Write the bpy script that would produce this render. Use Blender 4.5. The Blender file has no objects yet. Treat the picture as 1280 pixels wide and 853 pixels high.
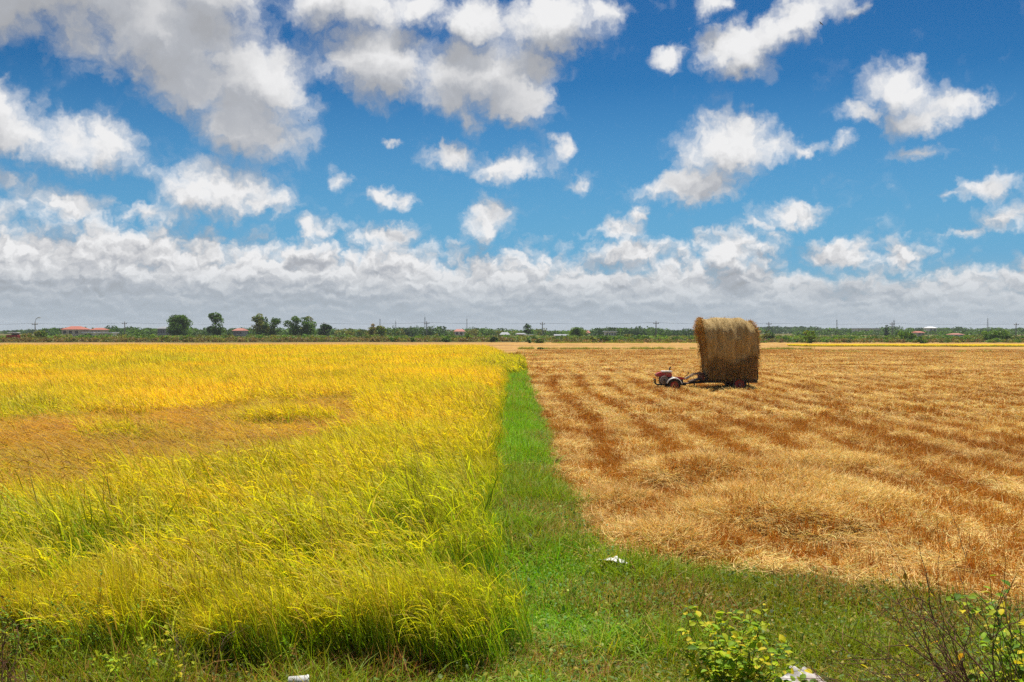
import bpy, bmesh, math, random
import numpy as np
from mathutils import Vector, Matrix, Euler

def R(d): return d * math.pi / 180.0
random.seed(7)
RNG = np.random.default_rng(11)
scene = bpy.context.scene
C = scene.collection

# ---------------------------------------------------------------- camera
CAM_H = 2.5
F_PX = 1229.0                     # focal length in pixels of a 1280 px wide picture
cam_d = bpy.data.cameras.new('camera')
cam_d.sensor_width = 36.0
cam_d.lens = 36.0 * F_PX / 1280.0
cam_d.clip_start = 0.1
cam_d.clip_end = 20000.0
cam = bpy.data.objects.new('camera', cam_d)
C.objects.link(cam)
cam.location = (0, 0, CAM_H)
cam.rotation_euler = (R(90 - 0.63), 0, 0)
scene.camera = cam

scene.view_settings.view_transform = 'Standard'
scene.view_settings.look = 'None'
EXPOSURE = 0.45
scene.view_settings.exposure = EXPOSURE
scene.view_settings.gamma = 1.0
scene.view_settings.use_curve_mapping = False
scene.cycles.use_denoising = False
scene.cycles.use_adaptive_sampling = True
scene.cycles.adaptive_threshold = 0.012
scene.cycles.max_bounces = 6
scene.cycles.diffuse_bounces = 3
scene.cycles.transmission_bounces = 4
scene.cycles.transparent_max_bounces = 8
scene.cycles.volume_bounces = 0

# ---------------------------------------------------------------- sun and sky
SUN_EL, SUN_AZ = 66.0, 12.0       # azimuth measured from +Y (into the picture) towards +X
sun_d = bpy.data.lights.new('sun', 'SUN')
sun_d.energy = 5.0
sun_d.angle = R(0.5)
sun_d.color = (1.0, 0.95, 0.86)
sun = bpy.data.objects.new('sun', sun_d)
C.objects.link(sun)
sd = Vector((math.cos(R(SUN_EL)) * math.sin(R(SUN_AZ)), math.cos(R(SUN_EL)) * math.cos(R(SUN_AZ)), math.sin(R(SUN_EL))))
sun.rotation_euler = sd.to_track_quat('Z', 'Y').to_euler()
sun.location = sd * 60

SKY_STRENGTH = 0.10
SKY_LEVEL = 2 ** -EXPOSURE          # the sky is metered for itself, the fields are a little brighter

class NT:
    """small helper to write node trees"""
    def __init__(self, tree):
        self.t = tree
    def n(self, typ, **kw):
        nd = self.t.nodes.new(typ)
        for k, v in kw.items():
            setattr(nd, k, v)
        return nd
    def put(self, sock, v):
        if isinstance(v, bpy.types.NodeSocket):
            self.t.links.new(v, sock)
        elif v is not None:
            sock.default_value = v
    def m(self, op, a, b=None, c=None, clamp=False):
        nd = self.n('ShaderNodeMath', operation=op, use_clamp=clamp)
        self.put(nd.inputs[0], a); self.put(nd.inputs[1], b)
        if c is not None: self.put(nd.inputs[2], c)
        return nd.outputs[0]
    def vm(self, op, a, b=None, c=None):
        nd = self.n('ShaderNodeVectorMath', operation=op)
        self.put(nd.inputs[0], a); self.put(nd.inputs[1], b)
        if op == 'SCALE': self.put(nd.inputs[3], c)
        elif c is not None: self.put(nd.inputs[2], c)
        return nd.outputs['Value'] if op in ('LENGTH', 'DOT_PRODUCT', 'DISTANCE') else nd.outputs[0]
    def mr(self, v, a, b, c=0.0, d=1.0, smooth=False, clamp=True):
        nd = self.n('ShaderNodeMapRange', interpolation_type='SMOOTHSTEP' if smooth else 'LINEAR')
        if not smooth: nd.clamp = clamp
        self.put(nd.inputs[0], v)
        for i, x in enumerate((a, b, c, d)): self.put(nd.inputs[1 + i], x)
        return nd.outputs[0]
    def mix(self, f, a, b, blend='MIX'):
        nd = self.n('ShaderNodeMix', data_type='RGBA', blend_type=blend)
        nd.clamp_factor = True
        self.put(nd.inputs[0], f)
        def col(v): return (*v, 1.0) if isinstance(v, tuple) and len(v) == 3 else v
        self.put(nd.inputs[6], col(a)); self.put(nd.inputs[7], col(b))
        return nd.outputs[2]
    def noise(self, vec, scale, detail=4.0, rough=0.5, dist=0.0, dims='2D', w=None, color=False):
        nd = self.n('ShaderNodeTexNoise', noise_dimensions=dims)
        if vec is not None: self.put(nd.inputs['Vector'], vec)
        if w is not None: self.put(nd.inputs['W'], w)
        nd.inputs['Scale'].default_value = scale
        nd.inputs['Detail'].default_value = detail
        nd.inputs['Roughness'].default_value = rough
        nd.inputs['Distortion'].default_value = dist
        return nd.outputs['Color'] if color else nd.outputs[0]

# clouds as ellipses of the sky, given as directions: (x, y, half width, half height, tilt degrees) in 1/1229 rad
# measured like a 1280 x 853 view straight along +Y whose horizon lies at row 413
CLOUDS = [
 # great cloud, upper left
 (90, 20, 235, 104, 0), (225, 70, 150, 84, 10), (325, 118, 108, 62, 20), (318, 165, 88, 50, 15), (20, 50, 120, 62, 0), (270, 20, 90, 70, 0),
 (250, 120, 80, 50, 20),
 # left, below it
 (30, 160, 75, 45, 15), (125, 200, 82, 36, 10), (60, 195, 85, 38, 0), (165, 195, 40, 34, 20), (20, 248, 70, 20, 5),
 # flat one over the bank
 (282, 246, 94, 40, 0), (250, 258, 66, 24, 0), (325, 258, 52, 22, 0),
 # upper middle
 (475, 92, 94, 62, 0), (430, 20, 100, 52, 0), (600, 100, 118, 63, -8), (590, 40, 60, 48, 0), (690, 38, 98, 46, -8), (645, 125, 62, 40, 0), (520, 20, 60, 34, 0), (745, 30, 45, 28, 0), (565, 135, 60, 30, 15),
 # small ones in the middle
 (562, 198, 40, 20, 0), (640, 212, 56, 25, 0), (700, 190, 18, 16, 0), (724, 227, 30, 15, -10), (498, 253, 45, 17, 8), (480, 243, 22, 13, 0), (427, 227, 16, 18, 0),
 (608, 276, 40, 30, 0), (768, 292, 50, 17, 0), (800, 272, 16, 12, 0), (484, 181, 18, 7, 0),
 # leaf-shaped one and its neighbours, right
 (900, 192, 78, 48, 0), (855, 226, 70, 24, -15), (882, 236, 55, 32, 0), (960, 188, 40, 20, 10), (1000, 196, 32, 12, -10), (1036, 190, 22, 16, 0),
 # slanting one, top right
 (920, 78, 70, 36, -5), (985, 52, 95, 32, -30), (893, 24, 34, 22, -20), (834, 86, 32, 22, 0), (1058, 14, 60, 20, -10), (1052, 46, 30, 12, -15), (930, 100, 45, 26, 20),
 # right
 (1105, 138, 50, 38, 15), (1165, 158, 62, 17, 3), (1060, 162, 48, 16, -5), (1120, 170, 50, 24, 0), (1130, 213, 38, 13, 0), (1185, 252, 46, 16, -8), (1145, 258, 24, 9, 0),
 (1268, 238, 34, 20, -20), (1222, 284, 50, 20, -12), (1166, 300, 34, 10, -10), (1262, 270, 40, 14, 0),
 (985, 276, 56, 22, 5), (950, 286, 36, 13, 0),
 # towers on the bank
 (912, 318, 58, 36, 0), (1040, 326, 58, 30, 0), (1104, 330, 40, 24, 0), (790, 322, 66, 22, 0), (1270, 330, 52, 26, 0), (395, 290, 40, 20, 0),
 (110, 272, 62, 24, 0), (30, 280, 55, 24, 0), (200, 275, 44, 18, 0), (480, 300, 60, 20, 0), (680, 322, 60, 18, 0), (960, 300, 24, 18, 0),
]
D1 = math.degrees(1.0 / F_PX)      # degrees of one such pixel

def shape_group():
    g = bpy.data.node_groups.new('cloud_shape', 'ShaderNodeTree')
    g.interface.new_socket('P', in_out='INPUT', socket_type='NodeSocketVector')
    g.interface.new_socket('S', in_out='OUTPUT', socket_type='NodeSocketFloat')
    t = NT(g)
    gi = t.n('NodeGroupInput'); go = t.n('NodeGroupOutput')
    p = gi.outputs[0]
    acc = None
    groups = {}
    for c in CLOUDS: groups.setdefault(10 * round(c[4] / 10), []).append(c)
    for a, cl in groups.items():
        co, si = math.cos(R(a)), math.sin(R(a))        # a is the tilt on the picture, clockwise
        for k in range(0, len(cl), 6):
            # every few ellipses wait for the ones before, which keeps the shader's stack small
            q = p if acc is None else t.vm('MULTIPLY_ADD', acc, (1e-9, 1e-9, 0), p)
            if a:
                cbn = t.n('ShaderNodeCombineXYZ')
                t.put(cbn.inputs[0], t.vm('DOT_PRODUCT', q, (co, -si, 0))); t.put(cbn.inputs[1], t.vm('DOT_PRODUCT', q, (si, co, 0)))
                q = cbn.outputs[0]
            for (cx, cy, rx, ry, rot) in cl[k:k + 6]:
                X, Y = (cx - 640) * D1, (413 - cy) * D1
                X, Y = X * co - Y * si, X * si + Y * co
                hf = min(1.0, 0.45 + ry / 42 * 0.55)          # small clouds are thin
                gk = 1.2 + 0.5 * (1 - hf)
                kx, ky = 1 / (rx * D1 * gk), 1 / (ry * D1 * gk)
                gr = t.n('ShaderNodeTexGradient', gradient_type='SPHERICAL')
                t.put(gr.inputs[0], t.vm('MULTIPLY_ADD', q, (kx, ky, 0), (-X * kx, -Y * ky, 0)))
                v = gr.outputs['Fac'] if hf >= 1 else t.m('MULTIPLY', gr.outputs['Fac'], hf)
                acc = v if acc is None else t.m('SMOOTH_MAX', acc, v, 0.12)
    sp = t.n('ShaderNodeSeparateXYZ'); t.put(sp.inputs[0], p)
    # the bank along the horizon, and loose clouds for the sky that the picture does not show
    edge = t.m('ADD', t.mr(sp.outputs[0], -30, 30, 6.4, 3.5), t.m('MULTIPLY', t.m('SUBTRACT', t.noise(None, 0.16, 2.0, 0.5, dims='1D', w=sp.outputs[0]), 0.5), 2.4))
    bank = t.mr(t.m('SUBTRACT', edge, sp.outputs[1]), -0.9, 2.2, 0.0, 0.85)
    acc = t.m('MAXIMUM', acc, bank)
    far = t.m('MAXIMUM', t.mr(t.m('ABSOLUTE', sp.outputs[0]), 29, 36), t.mr(sp.outputs[1], 20.5, 25))
    loose = t.mr(t.noise(p, 0.07, 3.0, 0.5), 0.50, 0.72, 0.0, 0.8)
    acc = t.m('MAXIMUM', acc, t.m('MULTIPLY', far, loose))
    t.put(go.inputs[0], acc)
    return g

def billow_group():
    g = bpy.data.node_groups.new('cloud_billow', 'ShaderNodeTree')
    g.interface.new_socket('P', in_out='INPUT', socket_type='NodeSocketVector')
    g.interface.new_socket('N', in_out='OUTPUT', socket_type='NodeSocketFloat')
    t = NT(g)
    gi = t.n('NodeGroupInput'); go = t.n('NodeGroupOutput')
    p = gi.outputs[0]
    f = t.noise(p, 0.36, 8.0, 0.58)
    vo = t.n('ShaderNodeTexVoronoi', feature='SMOOTH_F1', voronoi_dimensions='2D')
    vo.normalize = True
    t.put(vo.inputs['Vector'], p)
    vo.inputs['Scale'].default_value = 0.8
    vo.inputs['Detail'].default_value = 2.0
    vo.inputs['Roughness'].default_value = 0.5
    vo.inputs['Smoothness'].default_value = 0.35
    vb = t.m('SUBTRACT', 0.36, vo.outputs['Distance'])
    sp = t.n('ShaderNodeSeparateXYZ'); t.put(sp.inputs[0], p)
    t.put(go.inputs[0], t.m('MULTIPLY_ADD', vb, t.mr(sp.outputs[1], 8.0, 15.0, 1.05, 0.5), t.m('SUBTRACT', f, 0.5)))
    return g

def build_world():
    w = bpy.data.worlds.new('World')
    scene.world = w
    w.use_nodes = True
    nt = w.node_tree
    nt.nodes.clear()
    t = NT(nt)
    out = t.n('ShaderNodeOutputWorld'); bg = t.n('ShaderNodeBackground')
    bg.inputs[1].default_value = SKY_STRENGTH
    t.put(out.inputs[0], bg.outputs[0])
    sky = t.n('ShaderNodeTexSky', sky_type='NISHITA')
    sky.sun_disc = False
    sky.sun_elevation = R(SUN_EL)
    sky.sun_rotation = R(SUN_AZ)
    sky.air_density = 1.0; sky.dust_density = 0.3; sky.ozone_density = 3.0
    gm = t.n('ShaderNodeGamma'); gm.inputs['Gamma'].default_value = 2.0        # the deep, contrasty blue of the photograph's sky
    t.put(gm.inputs['Color'], t.vm('SCALE', sky.outputs[0], c=SKY_STRENGTH))
    blue = t.vm('MULTIPLY', gm.outputs[0], tuple(v * SKY_LEVEL / SKY_STRENGTH for v in (0.38, 0.97, 0.96)))
    tc = t.n('ShaderNodeTexCoord')
    sx = t.n('ShaderNodeSeparateXYZ'); t.put(sx.inputs[0], tc.outputs['Generated'])
    az = t.m('MULTIPLY', t.m('ARCTAN2', sx.outputs[0], sx.outputs[1]), 57.29578)
    el = t.m('MULTIPLY', t.m('ARCSINE', sx.outputs[2]), 57.29578)
    cb = t.n('ShaderNodeCombineXYZ'); t.put(cb.inputs[0], az); t.put(cb.inputs[1], el)
    P = cb.outputs[0]
    shp = shape_group(); bil = billow_group()
    def use(grp, vec, after=None):
        g = t.n('ShaderNodeGroup'); g.node_tree = grp
        if after is not None: vec = t.vm('MULTIPLY_ADD', after, (1e-9, 1e-9, 0), vec)
        t.put(g.inputs[0], vec)
        return g.outputs[0]
    w1 = t.vm('SCALE', t.vm('SUBTRACT', t.noise(P, 0.22, 2.0, 0.5, color=True), (0.5, 0.5, 0.5)), c=1.5)
    w2 = t.vm('SCALE', t.vm('SUBTRACT', t.noise(P, 1.1, 3.0, 0.6, color=True), (0.5, 0.5, 0.5)), c=1.25)
    pw = t.vm('ADD', P, t.vm('ADD', w1, w2))
    # far clouds lie foreshortened towards the horizon
    fl = t.m('MULTIPLY', t.m('SUBTRACT', 1.0, t.m('EXPONENT', t.m('MULTIPLY', t.m('MAXIMUM', el, 0.0), -0.45))), 5.0)
    cf = t.n('ShaderNodeCombineXYZ'); t.put(cf.inputs[1], fl)
    pn = t.vm('ADD', pw, cf.outputs[0])
    N0 = use(bil, pn)
    N1 = use(bil, t.vm('ADD', pn, (0.12, 0.5, 0)), N0)
    S = use(shp, pw, N1)
    S2 = use(shp, t.vm('ADD', pw, (0.3, 1.9, 0)), S)
    amp = t.mr(S, 0.0, 0.2, 0.5, 0.85)
    D = t.m('MULTIPLY_ADD', N0, amp, t.m('SUBTRACT', S, 0.29))
    low = t.mr(el, 6.5, 2.5, 0.0, 1.0, True)
    vlow = t.mr(el, 4.4, 0.3, 0.0, 1.0, True)
    alpha = t.m('MULTIPLY', t.mr(D, -0.13, 0.44, 0.0, 1.0, True), t.mr(S, 0.10, 0.42, 0.72, 1.0))
    small = t.m('MULTIPLY', t.m('SUBTRACT', N0, N1), t.mr(el, 4.0, 12.0, 1.15, 0.30))
    big = t.m('MULTIPLY', t.m('SUBTRACT', S, S2), 0.42)
    thick = t.m('MULTIPLY', t.mr(S2, 0.30, 0.80, 0.0, 0.30, True), t.mr(el, 8.0, 15.0, 0.8, 1.45))
    lit = t.m('SUBTRACT', t.m('ADD', t.m('ADD', t.m('SUBTRACT', 0.77, t.m('MULTIPLY', low, 0.15)), small), big), thick, clamp=True)
    ramp = t.n('ShaderNodeValToRGB')
    e = ramp.color_ramp.elements
    e[0].position = 0.0; e[0].color = (0.33, 0.335, 0.35, 1)
    e[1].position = 1.0; e[1].color = (0.87, 0.87, 0.875, 1)
    x = e.new(0.4); x.color = (0.44, 0.46, 0.50, 1)
    x = e.new(0.72); x.color = (0.66, 0.665, 0.68, 1)
    t.put(ramp.inputs[0], lit)
    ccol = ramp.outputs[0]
    ccol = t.mix(t.m('MULTIPLY', vlow, 0.82), ccol, (0.40, 0.472, 0.54))
    cl = t.vm('SCALE', ccol, c=SKY_LEVEL / SKY_STRENGTH)
    blue = t.mix(t.mr(el, 14.0, 4.0, 0.0, 0.75), blue, tuple(v * SKY_LEVEL / SKY_STRENGTH for v in (0.15, 0.38, 0.68)))
    skyc = t.mix(t.m('MULTIPLY', vlow, 0.75), blue, tuple(v * SKY_LEVEL / SKY_STRENGTH for v in (0.40, 0.472, 0.54)))
    t.put(bg.inputs[0], t.mix(alpha, skyc, cl))
    w.cycles.sampling_method = 'NONE'      # the sky is nearly even: rays that leave the scene find it
build_world()

# ---------------------------------------------------------------- helpers
def at(px, py, Y):
    """the point of the place at depth Y seen at (px, py) of the photograph"""
    return Vector(((px - 640) / F_PX * Y, Y, CAM_H - (py - 413) / F_PX * Y))

def tag(o, label, cat, group=None):
    o['label'] = label; o['category'] = cat
    if group: o['group'] = group
    return o

def thing(name, label, cat, loc=(0, 0, 0), rz=0.0, group=None):
    o = bpy.data.objects.new(name, None)
    o.empty_display_size = 0.3
    C.objects.link(o)
    o.location = loc; o.rotation_euler = (0, 0, rz)
    return tag(o, label, cat, group)

def link(name, me, mat, parent=None, kind=None, loc=None):
    o = bpy.data.objects.new(name, me)
    C.objects.link(o)
    if mat is not None and not me.materials: me.materials.append(mat)
    if parent is not None: o.parent = parent
    if kind: o['kind'] = kind
    if loc is not None: o.location = loc
    return o

def np_mesh(name, V, Q, col=None, mat=None, smooth=False):
    """mesh of quads (or triangles) from arrays, with an optional natural colour per vertex"""
    V = np.asarray(V, np.float32).reshape(-1, 3); Q = np.asarray(Q, np.int32); k = Q.shape[1]
    me = bpy.data.meshes.new(name)
    me.vertices.add(len(V)); me.vertices.foreach_set('co', V.ravel())
    me.loops.add(Q.size); me.loops.foreach_set('vertex_index', Q.ravel())
    me.polygons.add(len(Q)); me.polygons.foreach_set('loop_start', np.arange(0, Q.size, k, dtype=np.int32))
    if smooth: me.polygons.foreach_set('use_smooth', np.ones(len(Q), bool))
    if col is not None:
        c = np.ones((len(V), 4), np.float32); c[:, :3] = col
        a = me.attributes.new('col', 'FLOAT_COLOR', 'POINT'); a.data.foreach_set('color', c.ravel())
    me.update(); me.validate()
    if mat: me.materials.append(mat)
    return me

class Geo:
    """collects arrays of vertices, quads and colours"""
    def __init__(s): s.V = []; s.Q = []; s.K = []; s.n = 0
    def add(s, V, Q, col):
        V = np.asarray(V, float).reshape(-1, 3)
        s.V.append(V); s.Q.append(np.asarray(Q) + s.n); s.n += len(V)
        s.K.append(np.broadcast_to(np.asarray(col, float), (len(V), 3)))
    def mesh(s, name, mat, smooth=False):
        return np_mesh(name, np.concatenate(s.V), np.concatenate(s.Q), np.concatenate(s.K), mat, smooth)

def lerp(a, b, t): return np.asarray(a) + (np.asarray(b) - np.asarray(a)) * t

def ribbons(base, az, e0, bend, L, w, seg, prof=None, curl=0.0, twist=0.0):
    """n curved blades; returns vertices (n, seg+1, 2, 3), quads, and the blade tips"""
    n = len(base)
    az = np.broadcast_to(az, n).astype(float).copy(); e = np.broadcast_to(e0, n).astype(float).copy()
    bend = np.broadcast_to(bend, n); L = np.broadcast_to(L, n); w = np.broadcast_to(w, n); curl = np.broadcast_to(curl, n)
    tw = np.broadcast_to(twist, n)
    p = np.array(base, float)
    V = np.zeros((n, seg + 1, 2, 3))
    for k in range(seg + 1):
        t = k / seg
        wk = w * (prof[k] if prof is not None else (1 - t ** 2) * 0.9 + 0.1) * 0.5
        h = np.stack([np.cos(az), np.sin(az), 0 * az], 1)
        sdir = np.stack([-np.sin(az), np.cos(az), 0 * az], 1)
        up = np.stack([-np.sin(e) * np.cos(az), -np.sin(e) * np.sin(az), np.cos(e)], 1)
        sd_ = sdir * np.cos(tw)[:, None] + up * np.sin(tw)[:, None]
        V[:, k, 0] = p - sd_ * wk[:, None]; V[:, k, 1] = p + sd_ * wk[:, None]
        if k < seg:
            st = (L / seg)[:, None]
            p = p + st * (h * np.cos(e)[:, None] + np.array([0, 0, 1.0]) * np.sin(e)[:, None])
            e = e + bend / seg; az = az + curl / seg
    i = np.arange(n)[:, None] * (seg + 1) * 2 + np.arange(seg)[None, :] * 2
    Q = np.stack([i, i + 1, i + 3, i + 2], -1).reshape(-1, 4)
    return V, Q, p, e, az

def ribbon_cols(n, seg, c0, c1, jit, rng, power=1.0):
    """natural colour from foot (c0) to tip (c1), a little different for every blade"""
    t = (np.arange(seg + 1) / seg) ** power
    c0 = np.broadcast_to(np.asarray(c0, float), (n, 3)); c1 = np.broadcast_to(np.asarray(c1, float), (n, 3))
    c = c0[:, None, :] * (1 - t)[None, :, None] + c1[:, None, :] * t[None, :, None]
    c = c * (1 + jit * rng.standard_normal((n, 1, 1))) * (1 + 0.35 * jit * rng.standard_normal((n, 1, 3)))
    return np.clip(np.repeat(c[:, :, None, :], 2, 2), 0.003, 0.95).reshape(-1, 3)

# value noise for placing and shaping things
_perm = np.random.default_rng(3).random((256, 256))
def vnoise(x, y, s=1.0, seed=0):
    x = np.asarray(x, float) / s + seed * 17.3; y = np.asarray(y, float) / s + seed * 9.7
    xi = np.floor(x).astype(int); yi = np.floor(y).astype(int); fx = x - xi; fy = y - yi
    fx = fx * fx * (3 - 2 * fx); fy = fy * fy * (3 - 2 * fy)
    g = lambda a, b: _perm[a % 256, b % 256]
    return (g(xi, yi) * (1 - fx) + g(xi + 1, yi) * fx) * (1 - fy) + (g(xi, yi + 1) * (1 - fx) + g(xi + 1, yi + 1) * fx) * fy
def sstep(x, a, b):
    t = np.clip((np.asarray(x, float) - a) / (b - a), 0, 1); return t * t * (3 - 2 * t)

# ---------------------------------------------------------------- materials
def new_mat(name):
    m = bpy.data.materials.new(name); m.use_nodes = True
    m.node_tree.nodes.clear()
    return m, NT(m.node_tree)

def plant_mat(name, trans=0.35, rough=0.6, spec=0.25, tone=0.35, tint=(1, 1, 1), tint2=(1, 1, 1), tcol=(1.15, 1.1, 0.7)):
    """leaf: the natural colour of each blade, thin enough for light to come through; 'tone' differs from patch to patch"""
    m, t = new_mat(name)
    at_ = t.n('ShaderNodeAttribute', attribute_name='col')
    ti = t.n('ShaderNodeAttribute', attribute_name='tone', attribute_type='INSTANCER')
    c = t.vm('MULTIPLY', at_.outputs['Color'], t.mix(ti.outputs['Fac'], tint, tint2))
    if tone: c = t.vm('SCALE', c, c=t.mr(ti.outputs['Fac'], 0, 1, 1 - tone * 0.5, 1 + tone * 0.5))
    p = t.n('ShaderNodeBsdfPrincipled')
    t.put(p.inputs['Base Color'], c); p.inputs['Roughness'].default_value = rough
    p.inputs['Specular IOR Level'].default_value = spec
    tr = t.n('ShaderNodeBsdfTranslucent'); t.put(tr.inputs['Color'], t.vm('MULTIPLY', c, tcol))
    mx = t.n('ShaderNodeMixShader'); mx.inputs[0].default_value = trans
    t.put(mx.inputs[1], p.outputs[0]); t.put(mx.inputs[2], tr.outputs[0])
    o = t.n('ShaderNodeOutputMaterial'); t.put(o.inputs[0], mx.outputs[0])
    return m

def solid_mat(name, col, rough=0.6, metal=0.0, spec=0.4, var=0.25, scale=6.0, dirt=None, bump=0.0):
    """painted or plain surface with wear and dust of its own"""
    m, t = new_mat(name)
    p = t.n('ShaderNodeBsdfPrincipled'); o = t.n('ShaderNodeOutputMaterial')
    tc = t.n('ShaderNodeTexCoord')
    n = t.n('ShaderNodeTexNoise'); t.put(n.inputs['Vector'], tc.outputs['Object'])
    n.inputs['Scale'].default_value = scale; n.inputs['Detail'].default_value = 5
    c = t.mix(n.outputs[0], tuple(v * (1 - var) for v in col), tuple(min(1, v * (1 + var)) for v in col))
    if dirt:
        n2 = t.n('ShaderNodeTexNoise'); t.put(n2.inputs['Vector'], tc.outputs['Object'])
        n2.inputs['Scale'].default_value = scale * 0.5; n2.inputs['Detail'].default_value = 7; n2.inputs['Roughness'].default_value = 0.65
        c = t.mix(t.mr(n2.outputs[0], 0.48, 0.66), c, dirt)
    t.put(p.inputs['Base Color'], c)
    p.inputs['Roughness'].default_value = rough; p.inputs['Metallic'].default_value = metal
    p.inputs['Specular IOR Level'].default_value = spec
    if bump:
        b = t.n('ShaderNodeBump'); b.inputs['Strength'].default_value = bump; b.inputs['Distance'].default_value = 0.02
        t.put(b.inputs['Height'], n.outputs[0]); t.put(p.inputs['Normal'], b.outputs[0])
    t.put(o.inputs[0], p.outputs[0])
    return m

# ---------------------------------------------------------------- the lie of the land
def rice_right(y):           # right edge of the standing rice
    return -0.30 + 0.26 * np.exp(-(np.maximum(np.asarray(y), 8.2) - 8.2) / 2.2) + 0.9 * sstep(y, 47, 57) + (vnoise(y, 0 * np.asarray(y), 1.7, 4) - 0.5) * 0.22
def rice_front(x): return 7.40 + (vnoise(x, 0 * np.asarray(x), 1.3, 5) - 0.5) * 1.1 - 0.25 * sstep(x, -3, 0) + 0.5 * sstep(-np.asarray(x), 2.4, 4.5)
def rice_back(x): return np.where(np.asarray(x) < -2.5, 108.0, 94 - (np.asarray(x) + 2.5) * 12.2)
def straw_left(y): return 0.86 + 0.35 * np.exp(-(np.asarray(y) - 9.5) / 3.0) + (vnoise(y, 0 * np.asarray(y), 1.1, 6) - 0.5) * 0.30
def straw_front(x): return np.maximum(10.9 - (np.asarray(x) - 0.9) * 0.62, 8.7) + (vnoise(x, 0 * np.asarray(x), 0.9, 8) - 0.5) * 0.5
def lodged(x, y):            # how far the rice has been laid flat by the wind
    x = np.asarray(x, float); y = np.asarray(y, float)
    yf = np.interp(x, [-16, -5.1, -4.4, -3.5, -2.9, -2.6], [9.6, 11.0, 12.0, 14.4, 18.5, 24.0])
    yb = np.interp(x, [-16, -12, -8.3, -5, -4, -2.6], [20.0, 22.0, 25.5, 28.5, 29.0, 22.0])
    a = np.minimum(y - yf, yb - y) * 0.45
    a = np.clip(a, -1, 0.85) + (vnoise(x * 0.5, y, 1.4, 9) - 0.5) * 1.15 + (vnoise(x, y, 0.5, 19) - 0.5) * 0.5
    b = (1 - np.clip(np.abs(y - 45) / 4.0, 0, 1)) * sstep(-x, 19, 22) * 0.9
    d = (1 - np.clip(np.abs(y - 27 - 0.2 * x) / 1.4, 0, 1)) * sstep(-x, 2.0, 4.0) * sstep(x, -8.5, -6) * 0.6 + (vnoise(x, y, 1.2, 10) - 0.5) * 0.3
    return np.maximum(np.maximum(a, b), d)
HEAPS = [(868, 608, 1.0, 0.24), (990, 668, 0.6, 0.17), (985, 620, 1.2, 0.16), (890, 662, 0.7, 0.12), (1075, 650, 0.9, 0.12), (775, 640, 0.6, 0.09), (835, 690, 0.6, 0.10), (1040, 588, 0.9, 0.12), (930, 640, 0.6, 0.08)]
HEAPS = [((px - 640) / F_PX * (CAM_H * F_PX / (py - 413)), CAM_H * F_PX / (py - 413), r, h) for px, py, r, h in HEAPS]
def windrow(x, y):           # 0 between the rows of cut straw, 1 on them
    x = np.asarray(x, float); y = np.asarray(y, float)
    xx = x + (vnoise(x, y, 11, 12) - 0.5) * 0.8 + (vnoise(x, y, 1.5, 13) - 0.5) * 0.22
    w = 0.5 + 0.5 * np.cos((xx - 1.35) / 1.28 * 2 * math.pi)
    hd = 0.5 + 0.5 * np.cos((y + (vnoise(x, y, 9, 14) - 0.5) * 5 + 0.06 * x) / 3.4 * 2 * math.pi)
    f = sstep(y + (vnoise(x, y, 6, 15) - .5) * 8, 62, 70)
    w = w * (1 - f) + hd * f
    w = sstep(w + (vnoise(x, y, 2.6, 16) - 0.5) * 0.4, 0.42, 0.72)
    for (hx, hy, r, h) in HEAPS: w = np.maximum(w, 1.2 * np.exp(-((x - hx) ** 2 + ((y - hy) * 0.8) ** 2) / (0.8 * r) ** 2))
    w = np.maximum(w, 0.85 * (1 - sstep(y, 10.5, 14.5)) * sstep(vnoise(x, y, 0.9, 17), 0.30, 0.55))      # trampled and raked at the near end
    return np.clip(w, 0, 1)
def in_straw(x, y): return (np.asarray(x) > straw_left(y)) & (np.asarray(y) > straw_front(x))
def gz(x, y):
    x = np.asarray(x, float); y = np.asarray(y, float)
    z = 0.9 * sstep(7.3 - y, 0, 5.8)
    z = z + 0.10 * sstep(x, -0.55, -0.1) * sstep(-x, -1.2, -0.7) * sstep(y, 8.5, 12) * sstep(-y, -75, -65)
    m = (1 - sstep(y, 70, 110)) * in_straw(x, y)
    z = z + m * 0.06 * windrow(x, y)
    for (hx, hy, r, h) in HEAPS: z = z + 1.25 * h * np.exp(-((x - hx) ** 2 + ((y - hy) * 0.8) ** 2) / r ** 2)
    z = z + (vnoise(x, y, 0.7, 20) - 0.5) * 0.05 * sstep(-y, -40, -25) + (vnoise(x, y, 60, 21) - 0.5) * 0.2 * sstep(y, 115, 160)
    return z
def ghit(px, py):
    Y = 3.0
    while Y < 400:
        p = at(px, py, Y)
        if p.z <= float(gz(p.x, Y)): return p
        Y += 0.01
    return at(px, py, CAM_H * F_PX / (py - 413))

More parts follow.
